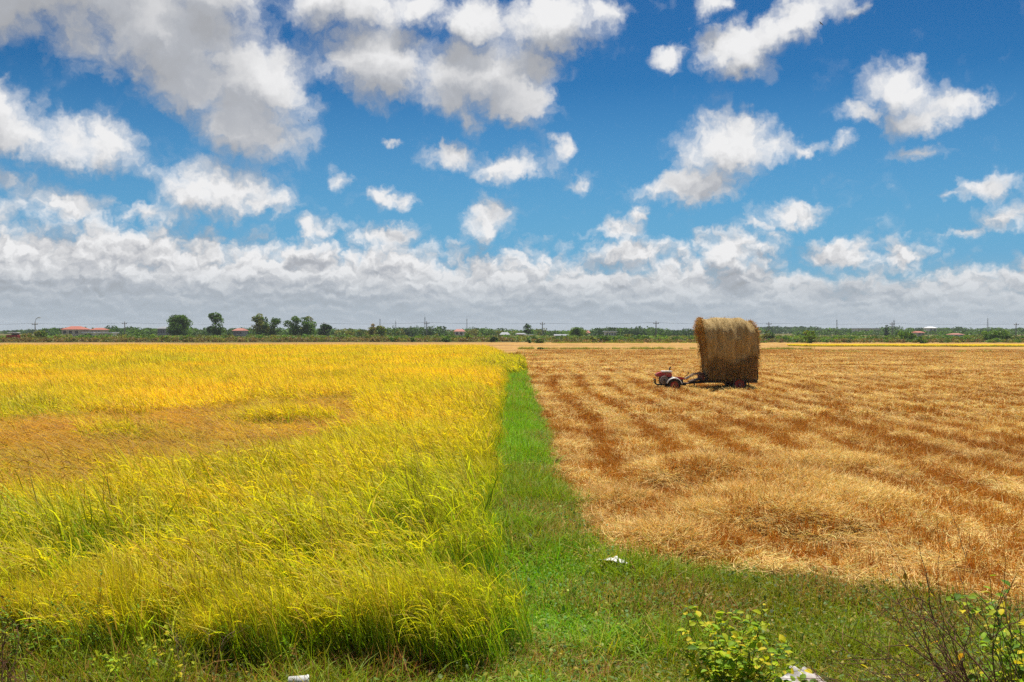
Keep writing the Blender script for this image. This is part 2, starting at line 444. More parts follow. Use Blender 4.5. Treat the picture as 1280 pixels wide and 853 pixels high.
def build_ground():
    ys = np.concatenate([np.linspace(-30, 5, 24), np.arange(5.15, 26, 0.16), 26 * 1.025 ** np.arange(0, 75), [190, 240, 320, 450, 700, 1100, 2000, 4000]])
    xs = np.concatenate([-np.array([3000, 1500, 700, 350, 180, 100, 70]), np.linspace(-50, -12.5, 40), np.arange(-12, 14, 0.17), np.linspace(14.5, 50, 60), np.array([70, 100, 180, 350, 700, 1500, 3000])])
    X, Y = np.meshgrid(xs, ys)
    Z = gz(X, Y)
    ny, nx = X.shape
    V = np.stack([X, Y, Z], -1).reshape(-1, 3)
    i = (np.arange(ny - 1)[:, None] * nx + np.arange(nx - 1)[None, :])
    Q = np.stack([i, i + 1, i + nx + 1, i + nx], -1).reshape(-1, 4)
    m, t = new_mat('field_earth')
    geo = t.n('ShaderNodeNewGeometry'); P = geo.outputs['Position']
    s = t.n('ShaderNodeSeparateXYZ'); t.put(s.inputs[0], P)
    x, y = s.outputs[0], s.outputs[1]
    nA = t.noise(P, 0.35, 4.0, 0.6); nB = t.noise(P, 3.0, 5.0, 0.65); nC = t.noise(P, 18.0, 4.0, 0.7)
    # stubble ground: earth, chopped straw, orange stubble; pale rows of straw run along +Y
    xx = t.m('ADD', x, t.m('MULTIPLY', t.m('SUBTRACT', t.noise(P, 0.10, 2.0), 0.5), 1.2))
    row = t.m('COSINE', t.m('MULTIPLY', t.m('SUBTRACT', xx, 1.35), 2 * math.pi / 1.28))
    yy = t.m('ADD', t.m('ADD', y, t.m('MULTIPLY', x, 0.06)), t.m('MULTIPLY', t.m('SUBTRACT', t.noise(P, 0.1, 2.0), 0.5), 9.0))
    row2 = t.m('COSINE', t.m('MULTIPLY', yy, 2 * math.pi / 3.4))
    row = t.mix(t.mr(y, 62, 72), row, row2)
    row = t.mr(t.m('ADD', row, t.m('MULTIPLY', t.m('SUBTRACT', nA, 0.5), 2.2)), -0.3, 0.7, 0, 1, True)
    stub = t.mix(t.mr(nB, 0.3, 0.7), (0.25, 0.105, 0.018), (0.44, 0.21, 0.035))
    pale = t.mix(t.mr(nC, 0.3, 0.7), (0.40, 0.23, 0.065), (0.66, 0.44, 0.15))
    field = t.mix(row, stub, pale)
    under = t.mix(nB, (0.16, 0.075, 0.018), (0.34, 0.18, 0.045))
    field = t.mix(t.mr(y, 25, 60), t.mix(0.45, field, under), field)
    earth = t.mix(nB, (0.035, 0.035, 0.010), (0.085, 0.075, 0.025))
    ricey = t.mix(nB, (0.10, 0.07, 0.012), (0.25, 0.18, 0.02))
    left = t.mix(t.mr(y, 40, 60), earth, ricey)
    side = t.mr(t.m('ADD', x, t.m('MULTIPLY', t.m('SUBTRACT', nB, 0.5), 0.3)), 0.78, 0.98)
    front = t.m('ADD', t.mr(x, 0.9, 4.4, 10.9, 8.8), t.m('MULTIPLY', t.m('SUBTRACT', nB, 0.5), 0.5))
    isf = t.m('MULTIPLY', side, t.mr(t.m('SUBTRACT', y, front), -0.05, 0.15))
    near = t.mix(isf, left, field)
    # beyond the two fields: harvested strips, then rough grass
    wob = t.m('ADD', y, t.m('MULTIPLY', t.m('SUBTRACT', t.noise(P, 0.02, 3.0), 0.5), 30.0))
    strip = t.mix(t.mr(nA, 0.3, 0.7), (0.34, 0.18, 0.045), (0.52, 0.32, 0.10))
    strip = t.mix(t.mr(t.noise(t.vm('MULTIPLY', P, (0.05, 1.0, 1.0)), 0.12, 3.0), 0.50, 0.62), strip, (0.30, 0.16, 0.06))
    c = t.mix(t.mr(y, 108, 112), near, strip)
    rough = t.mix(t.mr(nA, 0.35, 0.65), (0.075, 0.085, 0.02), (0.17, 0.13, 0.045))
    c = t.mix(t.mr(wob, 192, 200), c, rough)
    p = t.n('ShaderNodeBsdfPrincipled'); t.put(p.inputs['Base Color'], c)
    p.inputs['Roughness'].default_value = 0.95; p.inputs['Specular IOR Level'].default_value = 0.1
    b = t.n('ShaderNodeBump'); b.inputs['Strength'].default_value = 0.8; b.inputs['Distance'].default_value = 0.05
    t.put(b.inputs['Height'], t.m('ADD', nB, nC)); t.put(p.inputs['Normal'], b.outputs[0])
    o = t.n('ShaderNodeOutputMaterial'); t.put(o.inputs[0], p.outputs[0])
    return link('ground', np_mesh('ground', V, Q, None, m, True), None, kind='structure')
build_ground()

# ---------------------------------------------------------------- what grows and lies on the fields (nobody could count it)
def scatter(name, pts, variants, rz, sc, tone, label, cat, vi=None, scz=None):
    """one object: copies of small clumps standing on points"""
    pts = np.asarray(pts, np.float32); n = len(pts)
    col = bpy.data.collections.new(name + '_clumps')
    for k, me in enumerate(variants):
        col.objects.link(bpy.data.objects.new('%s_clump_%02d' % (name, k), me))
    me = bpy.data.meshes.new(name)
    me.vertices.add(n); me.vertices.foreach_set('co', pts.ravel())
    sc = np.broadcast_to(sc, n); scz = sc if scz is None else np.broadcast_to(scz, n)
    vi = RNG.integers(0, len(variants), n) if vi is None else vi
    S = np.stack([sc, sc, scz], 1).astype(np.float32)
    for nm, ty, arr in (('rz', 'FLOAT', rz), ('tone', 'FLOAT', tone), ('vi', 'INT', vi)):
        a = me.attributes.new(nm, ty, 'POINT')
        a.data.foreach_set('value', np.broadcast_to(arr, n).astype(np.int32 if ty == 'INT' else np.float32))
    a = me.attributes.new('sc', 'FLOAT_VECTOR', 'POINT'); a.data.foreach_set('vector', S.ravel())
    g = bpy.data.node_groups.new(name + '_growth', 'GeometryNodeTree')
    g.interface.new_socket('Geometry', in_out='INPUT', socket_type='NodeSocketGeometry')
    g.interface.new_socket('Geometry', in_out='OUTPUT', socket_type='NodeSocketGeometry')
    t = NT(g)
    gi = t.n('NodeGroupInput'); go = t.n('NodeGroupOutput')
    ci = t.n('GeometryNodeCollectionInfo'); ci.inputs['Collection'].default_value = col
    ci.inputs['Separate Children'].default_value = True; ci.inputs['Reset Children'].default_value = True
    ip = t.n('GeometryNodeInstanceOnPoints')
    def attr(nm, ty):
        nd = t.n('GeometryNodeInputNamedAttribute', data_type=ty); nd.inputs['Name'].default_value = nm
        return nd.outputs[0]
    t.put(ip.inputs['Points'], gi.outputs[0]); t.put(ip.inputs['Instance'], ci.outputs[0])
    ip.inputs['Pick Instance'].default_value = True
    t.put(ip.inputs['Instance Index'], attr('vi', 'INT'))
    cx = t.n('ShaderNodeCombineXYZ'); t.put(cx.inputs[2], attr('rz', 'FLOAT'))
    t.put(ip.inputs['Rotation'], cx.outputs[0]); t.put(ip.inputs['Scale'], attr('sc', 'FLOAT_VECTOR'))
    t.put(go.inputs[0], ip.outputs[0])
    o = link(name, me, None, kind='stuff')
    tag(o, label, cat)
    md = o.modifiers.new('growth', 'NODES'); md.node_group = g
    return o

def grid_pts(x0, x1, y0, y1, step, rng, jit=0.45):
    nx = max(1, int((x1 - x0) / step)); ny = max(1, int((y1 - y0) / step))
    X, Y = np.meshgrid(x0 + (np.arange(nx) + 0.5) * step, y0 + (np.arange(ny) + 0.5) * step)
    P = np.stack([X.ravel(), Y.ravel()], 1)
    return P + rng.uniform(-jit, jit, P.shape) * step
def in_view(P, margin): return np.abs(P[:, 0]) < P[:, 1] * 0.545 + margin

# --- standing rice
PAN_PROF = [0.25, 0.7, 0.5, 1.0, 0.6, 1.0, 0.6, 0.9, 0.5, 0.7, 0.2]
def rice_clump(seed, size, tillers, wid, lod, flat=False):
    rng = np.random.default_rng(seed); G = Geo()
    n = tillers
    b = np.zeros((n, 3)); b[:, :2] = rng.uniform(-size / 2, size / 2, (n, 2))
    H = rng.normal(0.70, 0.06, n)
    if flat:
        lean = rng.normal(math.pi * 0.96, 0.8, n)
        e0 = R(rng.normal(16, 12, n)); bend = R(rng.normal(-18, 18, n)); H = H * 0.95
        b[:, 2] = rng.uniform(0.12, 0.34, n)
        g0, g1 = (0.42, 0.245, 0.03), (0.72, 0.48, 0.065)
    else:
        lean = rng.normal(math.pi, 0.45, n)
        e0 = R(rng.normal(75, 6, n)); bend = R(rng.normal(-22, 9, n))
        g0, g1 = (0.19, 0.32, 0.014), (0.64, 0.58, 0.020)
    seg = 3 if lod else 4
    V, Q, tip, e, az = ribbons(b, lean, e0, bend, H * 0.92, wid * 0.55, seg, [1] * (seg + 1), twist=rng.uniform(-1.5, 1.5, n))
    G.add(V, Q, ribbon_cols(n, seg, g0, g1, 0.15, rng))
    # ears, hanging over with the wind
    ps = len(PAN_PROF) - 1
    if lod: prof = [0.3, 1, 0.7, 1.0, 0.3]; ps = 4
    else: prof = PAN_PROF
    V, Q, _, _, _ = ribbons(tip, az + rng.normal(0, 0.35, n), e - R(8), R(rng.normal(-78, 24, n)), rng.normal(0.19, 0.03, n), wid * (1.0 if not lod else 1.2), ps, prof, twist=rng.uniform(-1.2, 1.2, n))
    k0 = np.where(rng.random((n, 1)) < 0.8, np.array([[0.84, 0.66, 0.018]]), np.array([[0.66, 0.42, 0.025]]))
    if flat: k0 = k0 * np.array([[0.66, 0.50, 2.0]])
    G.add(V, Q, ribbon_cols(n, ps, k0 * 0.92, k0, 0.12, rng))
    # leaves
    for li in range(2 if lod else 4):
        f = [0.82, 1.02, 0.52, 0.22][li]
        st = b + (tip - b) * (f * 0.8)
        aa = np.where(rng.random(n) < 0.78, rng.normal(math.pi, 0.38, n), rng.uniform(0, 6.283, n))
        L = rng.normal(0.42, 0.09, n)
        sg = 3 if lod else 5
        V, Q, _, _, _ = ribbons(st, aa, R(rng.normal(66 if not flat else 20, 10, n)), R(rng.normal(-30, 26, n)), L, wid * rng.uniform(0.6, 1.25, n), sg, twist=rng.uniform(-0.9, 0.9, n), curl=rng.normal(0, 0.4, n))
        dry = rng.random((n, 1)) < (0.22 if not flat else 1.1)
        low_ = 0.62 if li > 1 else 1.0       # the lower leaves are still green
        c0 = np.where(dry, np.array([[0.42, 0.26, 0.05]]) if not flat else np.array([[0.34, 0.19, 0.03]]), np.array([[0.37 * low_, 0.415, 0.012]]))
        c1 = np.where(dry, np.array([[0.66, 0.45, 0.10]]) if not flat else np.array([[0.68, 0.44, 0.075]]), np.array([[0.84 * low_, 0.665, 0.018]]))
        G.add(V, Q, ribbon_cols(n, sg, c0, c1, 0.14, rng))
    return G.mesh('rice_clump', MAT_RICE)
MAT_RICE = plant_mat('ripe_rice', trans=0.52, tone=0.25, tint=(0.80, 1.05, 1.0), tint2=(1.10, 0.98, 0.9))
RICE_NEAR = [rice_clump(100 + k, 1.0, 150, 0.0135, 0) for k in range(9)]
RICE_MID = [rice_clump(120 + k, 1.2, 210, 0.018, 1) for k in range(7)]
RICE_FAR = [rice_clump(140 + k, 2.2, 360, 0.032, 1) for k in range(6)]
RICE_FLAT = [rice_clump(160 + k, 1.1, 300, 0.0095, 1, True) for k in range(6)]

def build_rice():
    rng = np.random.default_rng(41)
    pts, vi, sc, scz = [], [], [], []
    off = [0, len(RICE_NEAR), len(RICE_NEAR) + len(RICE_MID), len(RICE_NEAR) + len(RICE_MID) + len(RICE_FAR)]
    for (y0, y1, st, o, nv, half) in ((7, 24, 0.80, off[0], len(RICE_NEAR), 0.5), (24, 46, 0.80, off[1], len(RICE_MID), 0.6), (46, 109, 1.35, off[2], len(RICE_FAR), 1.0)):
        P = grid_pts(-62, 1.2, y0, y1, st, rng)
        hw = half * 0.62
        P = P[in_view(P, 3.0)]
        k = (P[:, 0] < rice_right(P[:, 1]) - hw) & (P[:, 1] > rice_front(P[:, 0]) + hw) & (P[:, 1] < rice_back(P[:, 0]) - hw)
        P = P[k]
        fl = lodged(P[:, 0], P[:, 1]) > 0.33
        v = o + rng.integers(0, nv, len(P))
        stand = rng.random(len(P)) < 0.26          # a few plants still stand in the flattened patch
        fl = fl & ~stand
        v = np.where(fl, off[3] + rng.integers(0, len(RICE_FLAT), len(P)), v)
        pts.append(P); vi.append(v)
        s = np.where(fl, 1.0 if y0 < 40 else 1.8, 1.0) * rng.uniform(0.92, 1.08, len(P))
        sc.append(s); scz.append(rng.uniform(0.9, 1.08, len(P)) * (0.92 + 0.2 * vnoise(P[:, 0], P[:, 1], 2.5, 31)) * (0.70 + 0.30 * sstep(P[:, 1] - rice_front(P[:, 0]), 0.3, 2.2)) * np.where(stand & (lodged(P[:, 0], P[:, 1]) > 0.33), 0.72, 1.0))
    # the loose outer rows, thinner and uneven
    n = 60
    y = rng.uniform(9.0, 50, 150) ; P1 = np.stack([rice_right(y) - 0.22 + rng.uniform(-0.20, 0.14, len(y)), y], 1)
    x = rng.uniform(-7, 0.0, 60); P2 = np.stack([x, rice_front(x) + 0.22 + rng.uniform(-0.35, 0.25, len(x))], 1)
    P = np.concatenate([P1, P2]); pts.append(P); vi.append(rng.integers(0, len(RICE_NEAR), len(P)))
    sc.append(rng.uniform(0.35, 0.6, len(P))); scz.append(rng.uniform(0.55, 0.9, len(P)))
    P = np.concatenate(pts); vi = np.concatenate(vi); sc = np.concatenate(sc); scz = np.concatenate(scz)
    x, y = P[:, 0], P[:, 1]
    tone = 0.14 + 0.38 * sstep(y, 7.6, 14) + 0.28 * sstep(y, 12, 34) + (vnoise(x, y, 3.0, 33) - 0.5) * 0.6 + (vnoise(x * 0.35, y, 1.2, 34) - 0.5) * 0.35 - 0.22 * sstep(x, -0.9, -0.3)
    scatter('rice_field', np.c_[P, gz(x, y)], RICE_NEAR + RICE_MID + RICE_FAR + RICE_FLAT, rng.normal(0, 0.22, len(P)), sc, np.clip(tone, 0, 1),
            'standing field of ripe yellow rice with a brown wind-flattened patch', 'rice', vi, scz)
    P = grid_pts(42, 100, 149, 156, 1.6, rng)
    P = P[(P[:, 0] > 43 + 3 * vnoise(P[:, 0], P[:, 1], 4, 3))]
    scatter('far_rice_strip', np.c_[P, gz(P[:, 0], P[:, 1])], RICE_FAR, rng.normal(0, 0.3, len(P)), 1.0, 0.8,
            'narrow golden strip of unharvested rice at the far edge of the stubble', 'rice', None, 0.36)
build_rice()

# --- straw and stubble
def straw_clump(seed, size, n, wid, hgt, long=0.34, kind='straw'):
    rng = np.random.default_rng(seed); G = Geo()
    b = np.zeros((n, 3)); b[:, :2] = rng.uniform(-size / 2, size / 2, (n, 2))
    if kind == 'straw':
        r = np.hypot(b[:, 0], b[:, 1]) / (size * 0.6)
        b[:, 2] = rng.uniform(-0.02, 1, n) * hgt * np.clip(1.15 - r ** 2, 0.15, 1)
        V, Q, _, _, _ = ribbons(b, rng.uniform(0, 6.283, n), R(rng.normal(3, 12, n)), R(rng.normal(-8, 26, n)), rng.normal(long, long * 0.28, n), wid, 4, [0.8, 1, 1, 0.9, 0.6], curl=rng.normal(0, 1.7, n), twist=rng.uniform(-1, 1, n))
        pick = rng.random((n, 1))
        c = np.where(pick < 0.62, np.array([[0.80, 0.61, 0.25]]), np.where(pick < 0.86, np.array([[0.55, 0.31, 0.065]]), np.array([[0.52, 0.43, 0.13]])))
        G.add(V, Q, ribbon_cols(n, 4, c * 0.92, c, 0.2, rng))
    else:
        # cut stems in tufts, as they were planted
        m = max(4, n // 9); c_ = rng.uniform(-size / 2, size / 2, (m, 2))
        own = rng.integers(0, m, n)
        b[:, :2] = c_[own] + rng.normal(0, 0.028 * max(1, wid / 0.006) ** 0.5, (n, 2))
        V, Q, _, _, _ = ribbons(b, rng.uniform(0, 6.283, n), R(rng.normal(68, 14, n)), R(rng.normal(-8, 22, n)), rng.normal(hgt, hgt * 0.3, n), wid, 2, [1, 1, 0.85], twist=rng.uniform(-1.5, 1.5, n))
        pick = rng.random((n, 1))
        c = np.where(pick < 0.80, np.array([[0.58, 0.275, 0.038]]), np.where(pick < 0.9, np.array([[0.60, 0.35, 0.07]]), np.array([[0.38, 0.18, 0.03]])))
        G.add(V, Q, ribbon_cols(n, 2, c * np.array([0.85, 0.80, 0.75]), c, 0.2, rng))
        k = n // 7
        b2 = np.zeros((k, 3)); b2[:, :2] = rng.uniform(-size / 2, size / 2, (k, 2)); b2[:, 2] = rng.uniform(0.0, hgt * 0.5, k)
        V, Q, _, _, _ = ribbons(b2, rng.uniform(0, 6.283, k), R(rng.normal(6, 16, k)), R(rng.normal(-10, 30, k)), rng.normal(0.26, 0.07, k), wid * 0.9, 3, [0.9, 1, 1, 0.6], curl=rng.normal(0, 0.8, k), twist=rng.uniform(-1, 1, k))
        G.add(V, Q, ribbon_cols(k, 3, (0.52, 0.29, 0.07), (0.62, 0.38, 0.11), 0.22, rng))
    return G.mesh(kind + '_clump', MAT_STRAW)
MAT_STRAW = plant_mat('dry_straw', trans=0.22, tone=0.3, rough=0.65, spec=0.2, tint=(1.02, 0.88, 0.72), tint2=(1.04, 1.06, 1.0), tcol=(1.05, 0.95, 0.7))
STRAW_N = [straw_clump(200 + k, 0.46, 230, 0.0056, 0.07, 0.19) for k in range(6)]
STRAW_M = [straw_clump(210 + k, 0.46, 100, 0.010, 0.08, 0.22) for k in range(5)]
STRAW_F = [straw_clump(220 + k, 0.62, 110, 0.016, 0.09, 0.28) for k in range(4)]
STUB_N = [straw_clump(230 + k, 0.80, 460, 0.0058, 0.11, kind='stubble') for k in range(6)]
STUB_M = [straw_clump(240 + k, 1.4, 420, 0.012, 0.11, kind='stubble') for k in range(5)]
STUB_F = [straw_clump(250 + k, 2.6, 520, 0.024, 0.10, kind='stubble') for k in range(4)]
def build_stubble():
    rng = np.random.default_rng(42)
    for nm, sets, isw, label, cat in (
        ('straw_litter', (STRAW_N, STRAW_M, STRAW_F), True, 'loose pale straw lying in long rows and heaps across the harvested field', 'straw'),
        ('stubble', (STUB_N, STUB_M, STUB_F), False, 'short orange-brown rice stubble left standing between the rows of straw', 'stubble')):
        pts, vi = [], []; o = 0
        for (y0, y1, st, var) in ((8.4, 26, 0.32 if isw else 0.46, sets[0]), (26, 52, 0.34 if isw else 0.85, sets[1]), (52, 122, 0.52 if isw else 1.6, sets[2])):
            P = grid_pts(0.5, 66, y0, y1, st, rng); P = P[in_view(P, 2.0)]
            P = P[in_straw(P[:, 0] - st * 0.10 + 0.06, P[:, 1] - st * 0.10)]
            w = windrow(P[:, 0], P[:, 1])
            r = rng.random(len(P))
            k = (r < 0.02 + 1.2 * sstep(w, 0.45, 0.85)) if isw else (r < 1.05 - 0.75 * w)
            P = P[k]; pts.append(P); vi.append(o + rng.integers(0, len(var), len(P))); o += len(var)
        if isw:   # extra straw on the heaps
            for (hx, hy, r, h) in HEAPS:
                q = rng.normal(0, 0.55 * r, (int(170 * r), 2)) + (hx, hy)
                pts.append(q); vi.append(rng.integers(0, len(sets[0]), len(q)))
        P = np.concatenate(pts); x, y = P[:, 0], P[:, 1]
        tone = np.clip((0.58 if isw else 0.42) + (vnoise(x, y, 2.2, 44) - 0.5) * 0.9 + rng.normal(0, 0.12, len(P)), 0, 1)
        scatter(nm, np.c_[P, gz(x, y)], sum(sets, []), rng.uniform(0, 6.283, len(P)), rng.uniform(0.9, 1.15, len(P)), tone, label, cat, np.concatenate(vi), rng.uniform(0.7, 1.35, len(P)))
build_stubble()

# --- grass on the bund and the verge
def grass_clump(seed, size, n, wid, hgt, green=1.0, herbs=0):
    rng = np.random.default_rng(seed); G = Geo()
    b = np.zeros((n, 3)); b[:, :2] = rng.uniform(-size / 2, size / 2, (n, 2)); b[:, 2] = -0.02
    pick = rng.random((n, 1)) * 1.0
    c = np.where(pick < 0.80 * green, np.array([[0.215, 0.360, 0.010]]), np.where(pick < 0.92 * green, np.array([[0.36, 0.38, 0.015]]), np.array([[0.40, 0.27, 0.09]])))
    V, Q, _, _, _ = ribbons(b, rng.uniform(0, 6.283, n), R(rng.normal(66, 16, n)), R(rng.normal(-60, 35, n)), np.abs(rng.normal(hgt, hgt * 0.35, n)), wid, 4, twist=rng.uniform(-0.8, 0.8, n), curl=rng.normal(0, 0.6, n))
    G.add(V, Q, ribbon_cols(n, 4, c * 0.75, c, 0.2, rng))
    if herbs:   # small round-leaved weeds
        k = herbs
        b = np.zeros((k, 3)); b[:, :2] = rng.uniform(-size / 2, size / 2, (k, 2)); b[:, 2] = rng.uniform(0.02, hgt * 0.8, k)
        V, Q, _, _, _ = ribbons(b, rng.uniform(0, 6.283, k), R(rng.normal(25, 20, k)), R(rng.normal(-30, 20, k)), rng.uniform(0.025, 0.05, k), rng.uniform(0.016, 0.028, k), 3, [0.3, 1, 0.9, 0.1])
        cc = np.where(rng.random((k, 1)) < 0.75, np.array([[0.09, 0.19, 0.02]]), np.array([[0.27, 0.28, 0.035]]))
        G.add(V, Q, ribbon_cols(k, 3, cc, cc, 0.2, rng))
    return G.mesh('grass_clump', MAT_GRASS)
MAT_GRASS = plant_mat('green_grass', trans=0.35, tone=0.4, tint=(1.45, 0.98, 1.2), tint2=(0.95, 1.15, 0.8))
GRASS_S = [grass_clump(300 + k, 0.55, 330, 0.0075, 0.13, 1.0, 30) for k in range(6)]
GRASS_T = [grass_clump(310 + k, 0.60, 260, 0.0090, 0.26, 1.0, 0) for k in range(5)]
GRASS_B = [grass_clump(320 + k, 0.55, 260, 0.0075, 0.16, 0.5, 45) for k in range(5)]
GRASS_F = [grass_clump(330 + k, 0.7, 150, 0.018, 0.22, 0.92, 0) for k in range(4)]
DRY = [straw_clump(340 + k, 0.30, 110, 0.007, 0.13, 0.2) for k in range(3)]
def build_grass():
    rng = np.random.default_rng(43)
    allv = GRASS_S + GRASS_T + GRASS_B + GRASS_F
    o1, o2, o3 = len(GRASS_S), len(GRASS_S) + len(GRASS_T), len(GRASS_S) + len(GRASS_T) + len(GRASS_B)
    # verge in front of the fields
    P = grid_pts(-6, 7, 4.6, 11.6, 0.235, rng)
    x, y = P[:, 0], P[:, 1]
    ok = ~in_straw(x, y) & ~((x < rice_right(np.maximum(y, 8.2)) - 0.1) & (y > rice_front(x) + 0.15)) & in_view(P, 1.0)
    P = P[ok]; x, y = P[:, 0], P[:, 1]
    dry = vnoise(x, y, 0.8, 51) + 0.30 * sstep(-x, 0.8, 2.5) + 0.18 * sstep(x, 0.9, 3.0)
    v = np.where(dry > 0.64, o2 + rng.integers(0, 5, len(P)), np.where((vnoise(x, y, 0.6, 52) > 0.80), o1 + rng.integers(0, 5, len(P)), rng.integers(0, 6, len(P))))
    # the bund between the fields
    yb = rng.uniform(10.5, 30, 720); xb = rng.uniform(0, 1, 720) * (straw_left(yb) - rice_right(yb) - 0.30) + rice_right(yb) - 0.05
    vb = np.where(rng.random(720) < 0.45, o1 + rng.integers(0, 5, 720), rng.integers(0, 6, 720))
    vb = np.where(vnoise(xb, yb, 0.9, 58) > 0.58, o2 + rng.integers(0, 5, 720), vb)
    yc = rng.uniform(28, 75, 520); xc = rng.uniform(0, 1, 520) * 0.75 - 0.30
    vc = o3 + rng.integers(0, 4, 520)
    # rank growth at the foot of the rice
    xd = -4.7 + 4.4 * rng.random(150) ** 1.6; yd = rice_front(xd) + rng.uniform(-1.1, 0.05, 150) * (0.30 + 0.70 * sstep(-xd, 0.8, 2.6))
    vd = np.where(rng.random(150) < 0.3, o1 + rng.integers(0, 5, 150), o2 + rng.integers(0, 5, 150))
    A = np.concatenate([P, np.c_[xb, yb], np.c_[xc, yc], np.c_[xd, yd]]); v = np.concatenate([v, vb, vc, vd])
    x, y = A[:, 0], A[:, 1]
    tone = np.clip(0.30 + 0.30 * sstep(y, 10, 20) + (vnoise(x, y, 1.0, 53) - 0.5) * 0.9 + 0.35 * sstep(x, -0.6, 0.0) * sstep(-x, -1.6, -0.9), 0, 1)
    scatter('grass', np.c_[A, gz(x, y)], allv, rng.uniform(0, 6.283, len(A)), rng.uniform(0.85, 1.2, len(A)), tone,
            'green grass with small weeds on the bund and along the near verge', 'grass', v, rng.uniform(0.7, 1.3, len(A)) * np.where(np.arange(len(A)) >= len(A) - 150, 1.15, np.where(y < 8.5, 0.85, 1.0)))
    # thin grassy lines across the harvested strips farther off
    L = []
    for (py, x0, x1, d) in ((436.5, 640, 872, 1.0), (436.8, 952, 1012, 1.0), (433.5, 1005, 1280, 0.7), (441, 1010, 1280, 0.35), (429.5, 660, 872, 0.8), (446, 640, 700, 0.4)):
        Y = CAM_H * F_PX / (py - 413); n = int((x1 - x0) / F_PX * Y * 2.6 * d)
        xs = rng.uniform(x0, x1, n); L.append(np.c_[(xs - 640) / F_PX * Y, Y + rng.normal(0, 0.8, n)])
    L = np.concatenate(L)
    scatter('bund_grass', np.c_[L, gz(L[:, 0], L[:, 1])], GRASS_F, rng.uniform(0, 6.283, len(L)), rng.uniform(0.8, 1.6, len(L)), rng.uniform(0, 0.6, len(L)),
            'thin lines of dark green grass on the far bunds across the stubble', 'grass')
    T = [(645, 520, 0.7), (662, 530, 0.7), (650, 545, 0.8), (672, 548, 0.6), (690, 612, 0.8), (705, 630, 0.9), (655, 640, 0.8), (715, 668, 0.9), (690, 668, 0.7), (640, 480, 0.8), (655, 487, 0.7), (668, 658, 1.0), (702, 648, 0.8), (722, 682, 1.0), (728, 700, 0.8), (752, 690, 0.8), (648, 500, 1.0), (655, 503, 0.9), (640, 575, 0.8), (680, 625, 0.8), (668, 618, 0.7), (690, 700, 0.6), (660, 560, 0.9), (676, 590, 0.6), (648, 610, 0.8), (735, 655, 0.7)]
    pts = np.array([tuple(ghit(a, b)) for a, b, _ in T])
    scatter('dry_tufts', pts, DRY, rng.uniform(0, 6.283, len(T)), np.array([c for _, _, c in T]) * 1.15, rng.uniform(0, 0.4, len(T)), 'small tufts of dead brown straw dropped on the green bund', 'straw')
build_grass()

# ---------------------------------------------------------------- trees, bushes and the far woods
MAT_LEAF = plant_mat('tree_leaves', trans=0.38, tone=0.0, rough=0.55, spec=0.25)
MAT_BARK = solid_mat('bark', (0.16, 0.12, 0.085), 0.9, var=0.4, scale=8, spec=0.1)

def tube_geo(G, pts, rads, col, sides=6):
    pts = [Vector(p) for p in pts]; V = []
    for k, p in enumerate(pts):
        d = (pts[min(k + 1, len(pts) - 1)] - pts[max(k - 1, 0)]).normalized()
        a = d.orthogonal().normalized(); b = d.cross(a)
        if k and True:
            a = (pa - d * pa.dot(d)).normalized() if (pa - d * pa.dot(d)).length > 1e-6 else a
            b = d.cross(a)
        pa = a
        for s in range(sides):
            th = 2 * math.pi * s / sides
            V.append(p + (a * math.cos(th) + b * math.sin(th)) * rads[k])
    Q = [(k * sides + s, k * sides + (s + 1) % sides, (k + 1) * sides + (s + 1) % sides, (k + 1) * sides + s) for k in range(len(pts) - 1) for s in range(sides)]
    n = len(pts) - 1
    V = V + [pts[0], pts[-1]]; c0, c1 = len(V) - 2, len(V) - 1
    for s in range(sides):
        Q.append((c0, (s + 1) % sides, s, c0)); Q.append((c1, n * sides + s, n * sides + (s + 1) % sides, c1))
    Q = [q if q[0] != q[3] else (q[0], q[1], q[2], q[2]) for q in Q]
    G.add([tuple(v) for v in V], [q for q in Q if q[2] != q[3]], col)

def leaf_cloud(G, centres, radii, per, size, cols, rng, flat=0.8):
    """leaf sprays spread through the volume of each clump"""
    for c, r, col in zip(centres, radii, cols):
        n = max(6, int(per * (r ** 2)))
        d = rng.normal(0, 1, (n, 3)); d /= np.linalg.norm(d, axis=1)[:, None]
        p = np.asarray(c) + d * (r * rng.uniform(0.35, 1.08, n) ** 0.6)[:, None] * np.array([1, 1, flat])
        u = rng.normal(0, 1, (n, 3)); u[:, 2] *= 0.6; u /= np.linalg.norm(u, axis=1)[:, None]
        w = np.cross(u, rng.normal(0, 1, (n, 3))); w /= np.linalg.norm(w, axis=1)[:, None]
        s = (size * rng.uniform(0.6, 1.4, n))[:, None]
        V = np.stack([p - u * s * 0.5, p + w * s * 0.32, p + u * s * 0.6, p - w * s * 0.32], 1).reshape(-1, 3)
        Q = np.arange(n * 4).reshape(n, 4)
        K = np.asarray(col)[None] * (1 + 0.22 * rng.standard_normal((n, 1))) * (1 + 0.08 * rng.standard_normal((n, 3)))
        G.add(V, Q, np.repeat(np.clip(K, 0.004, 0.6), 4, 0))

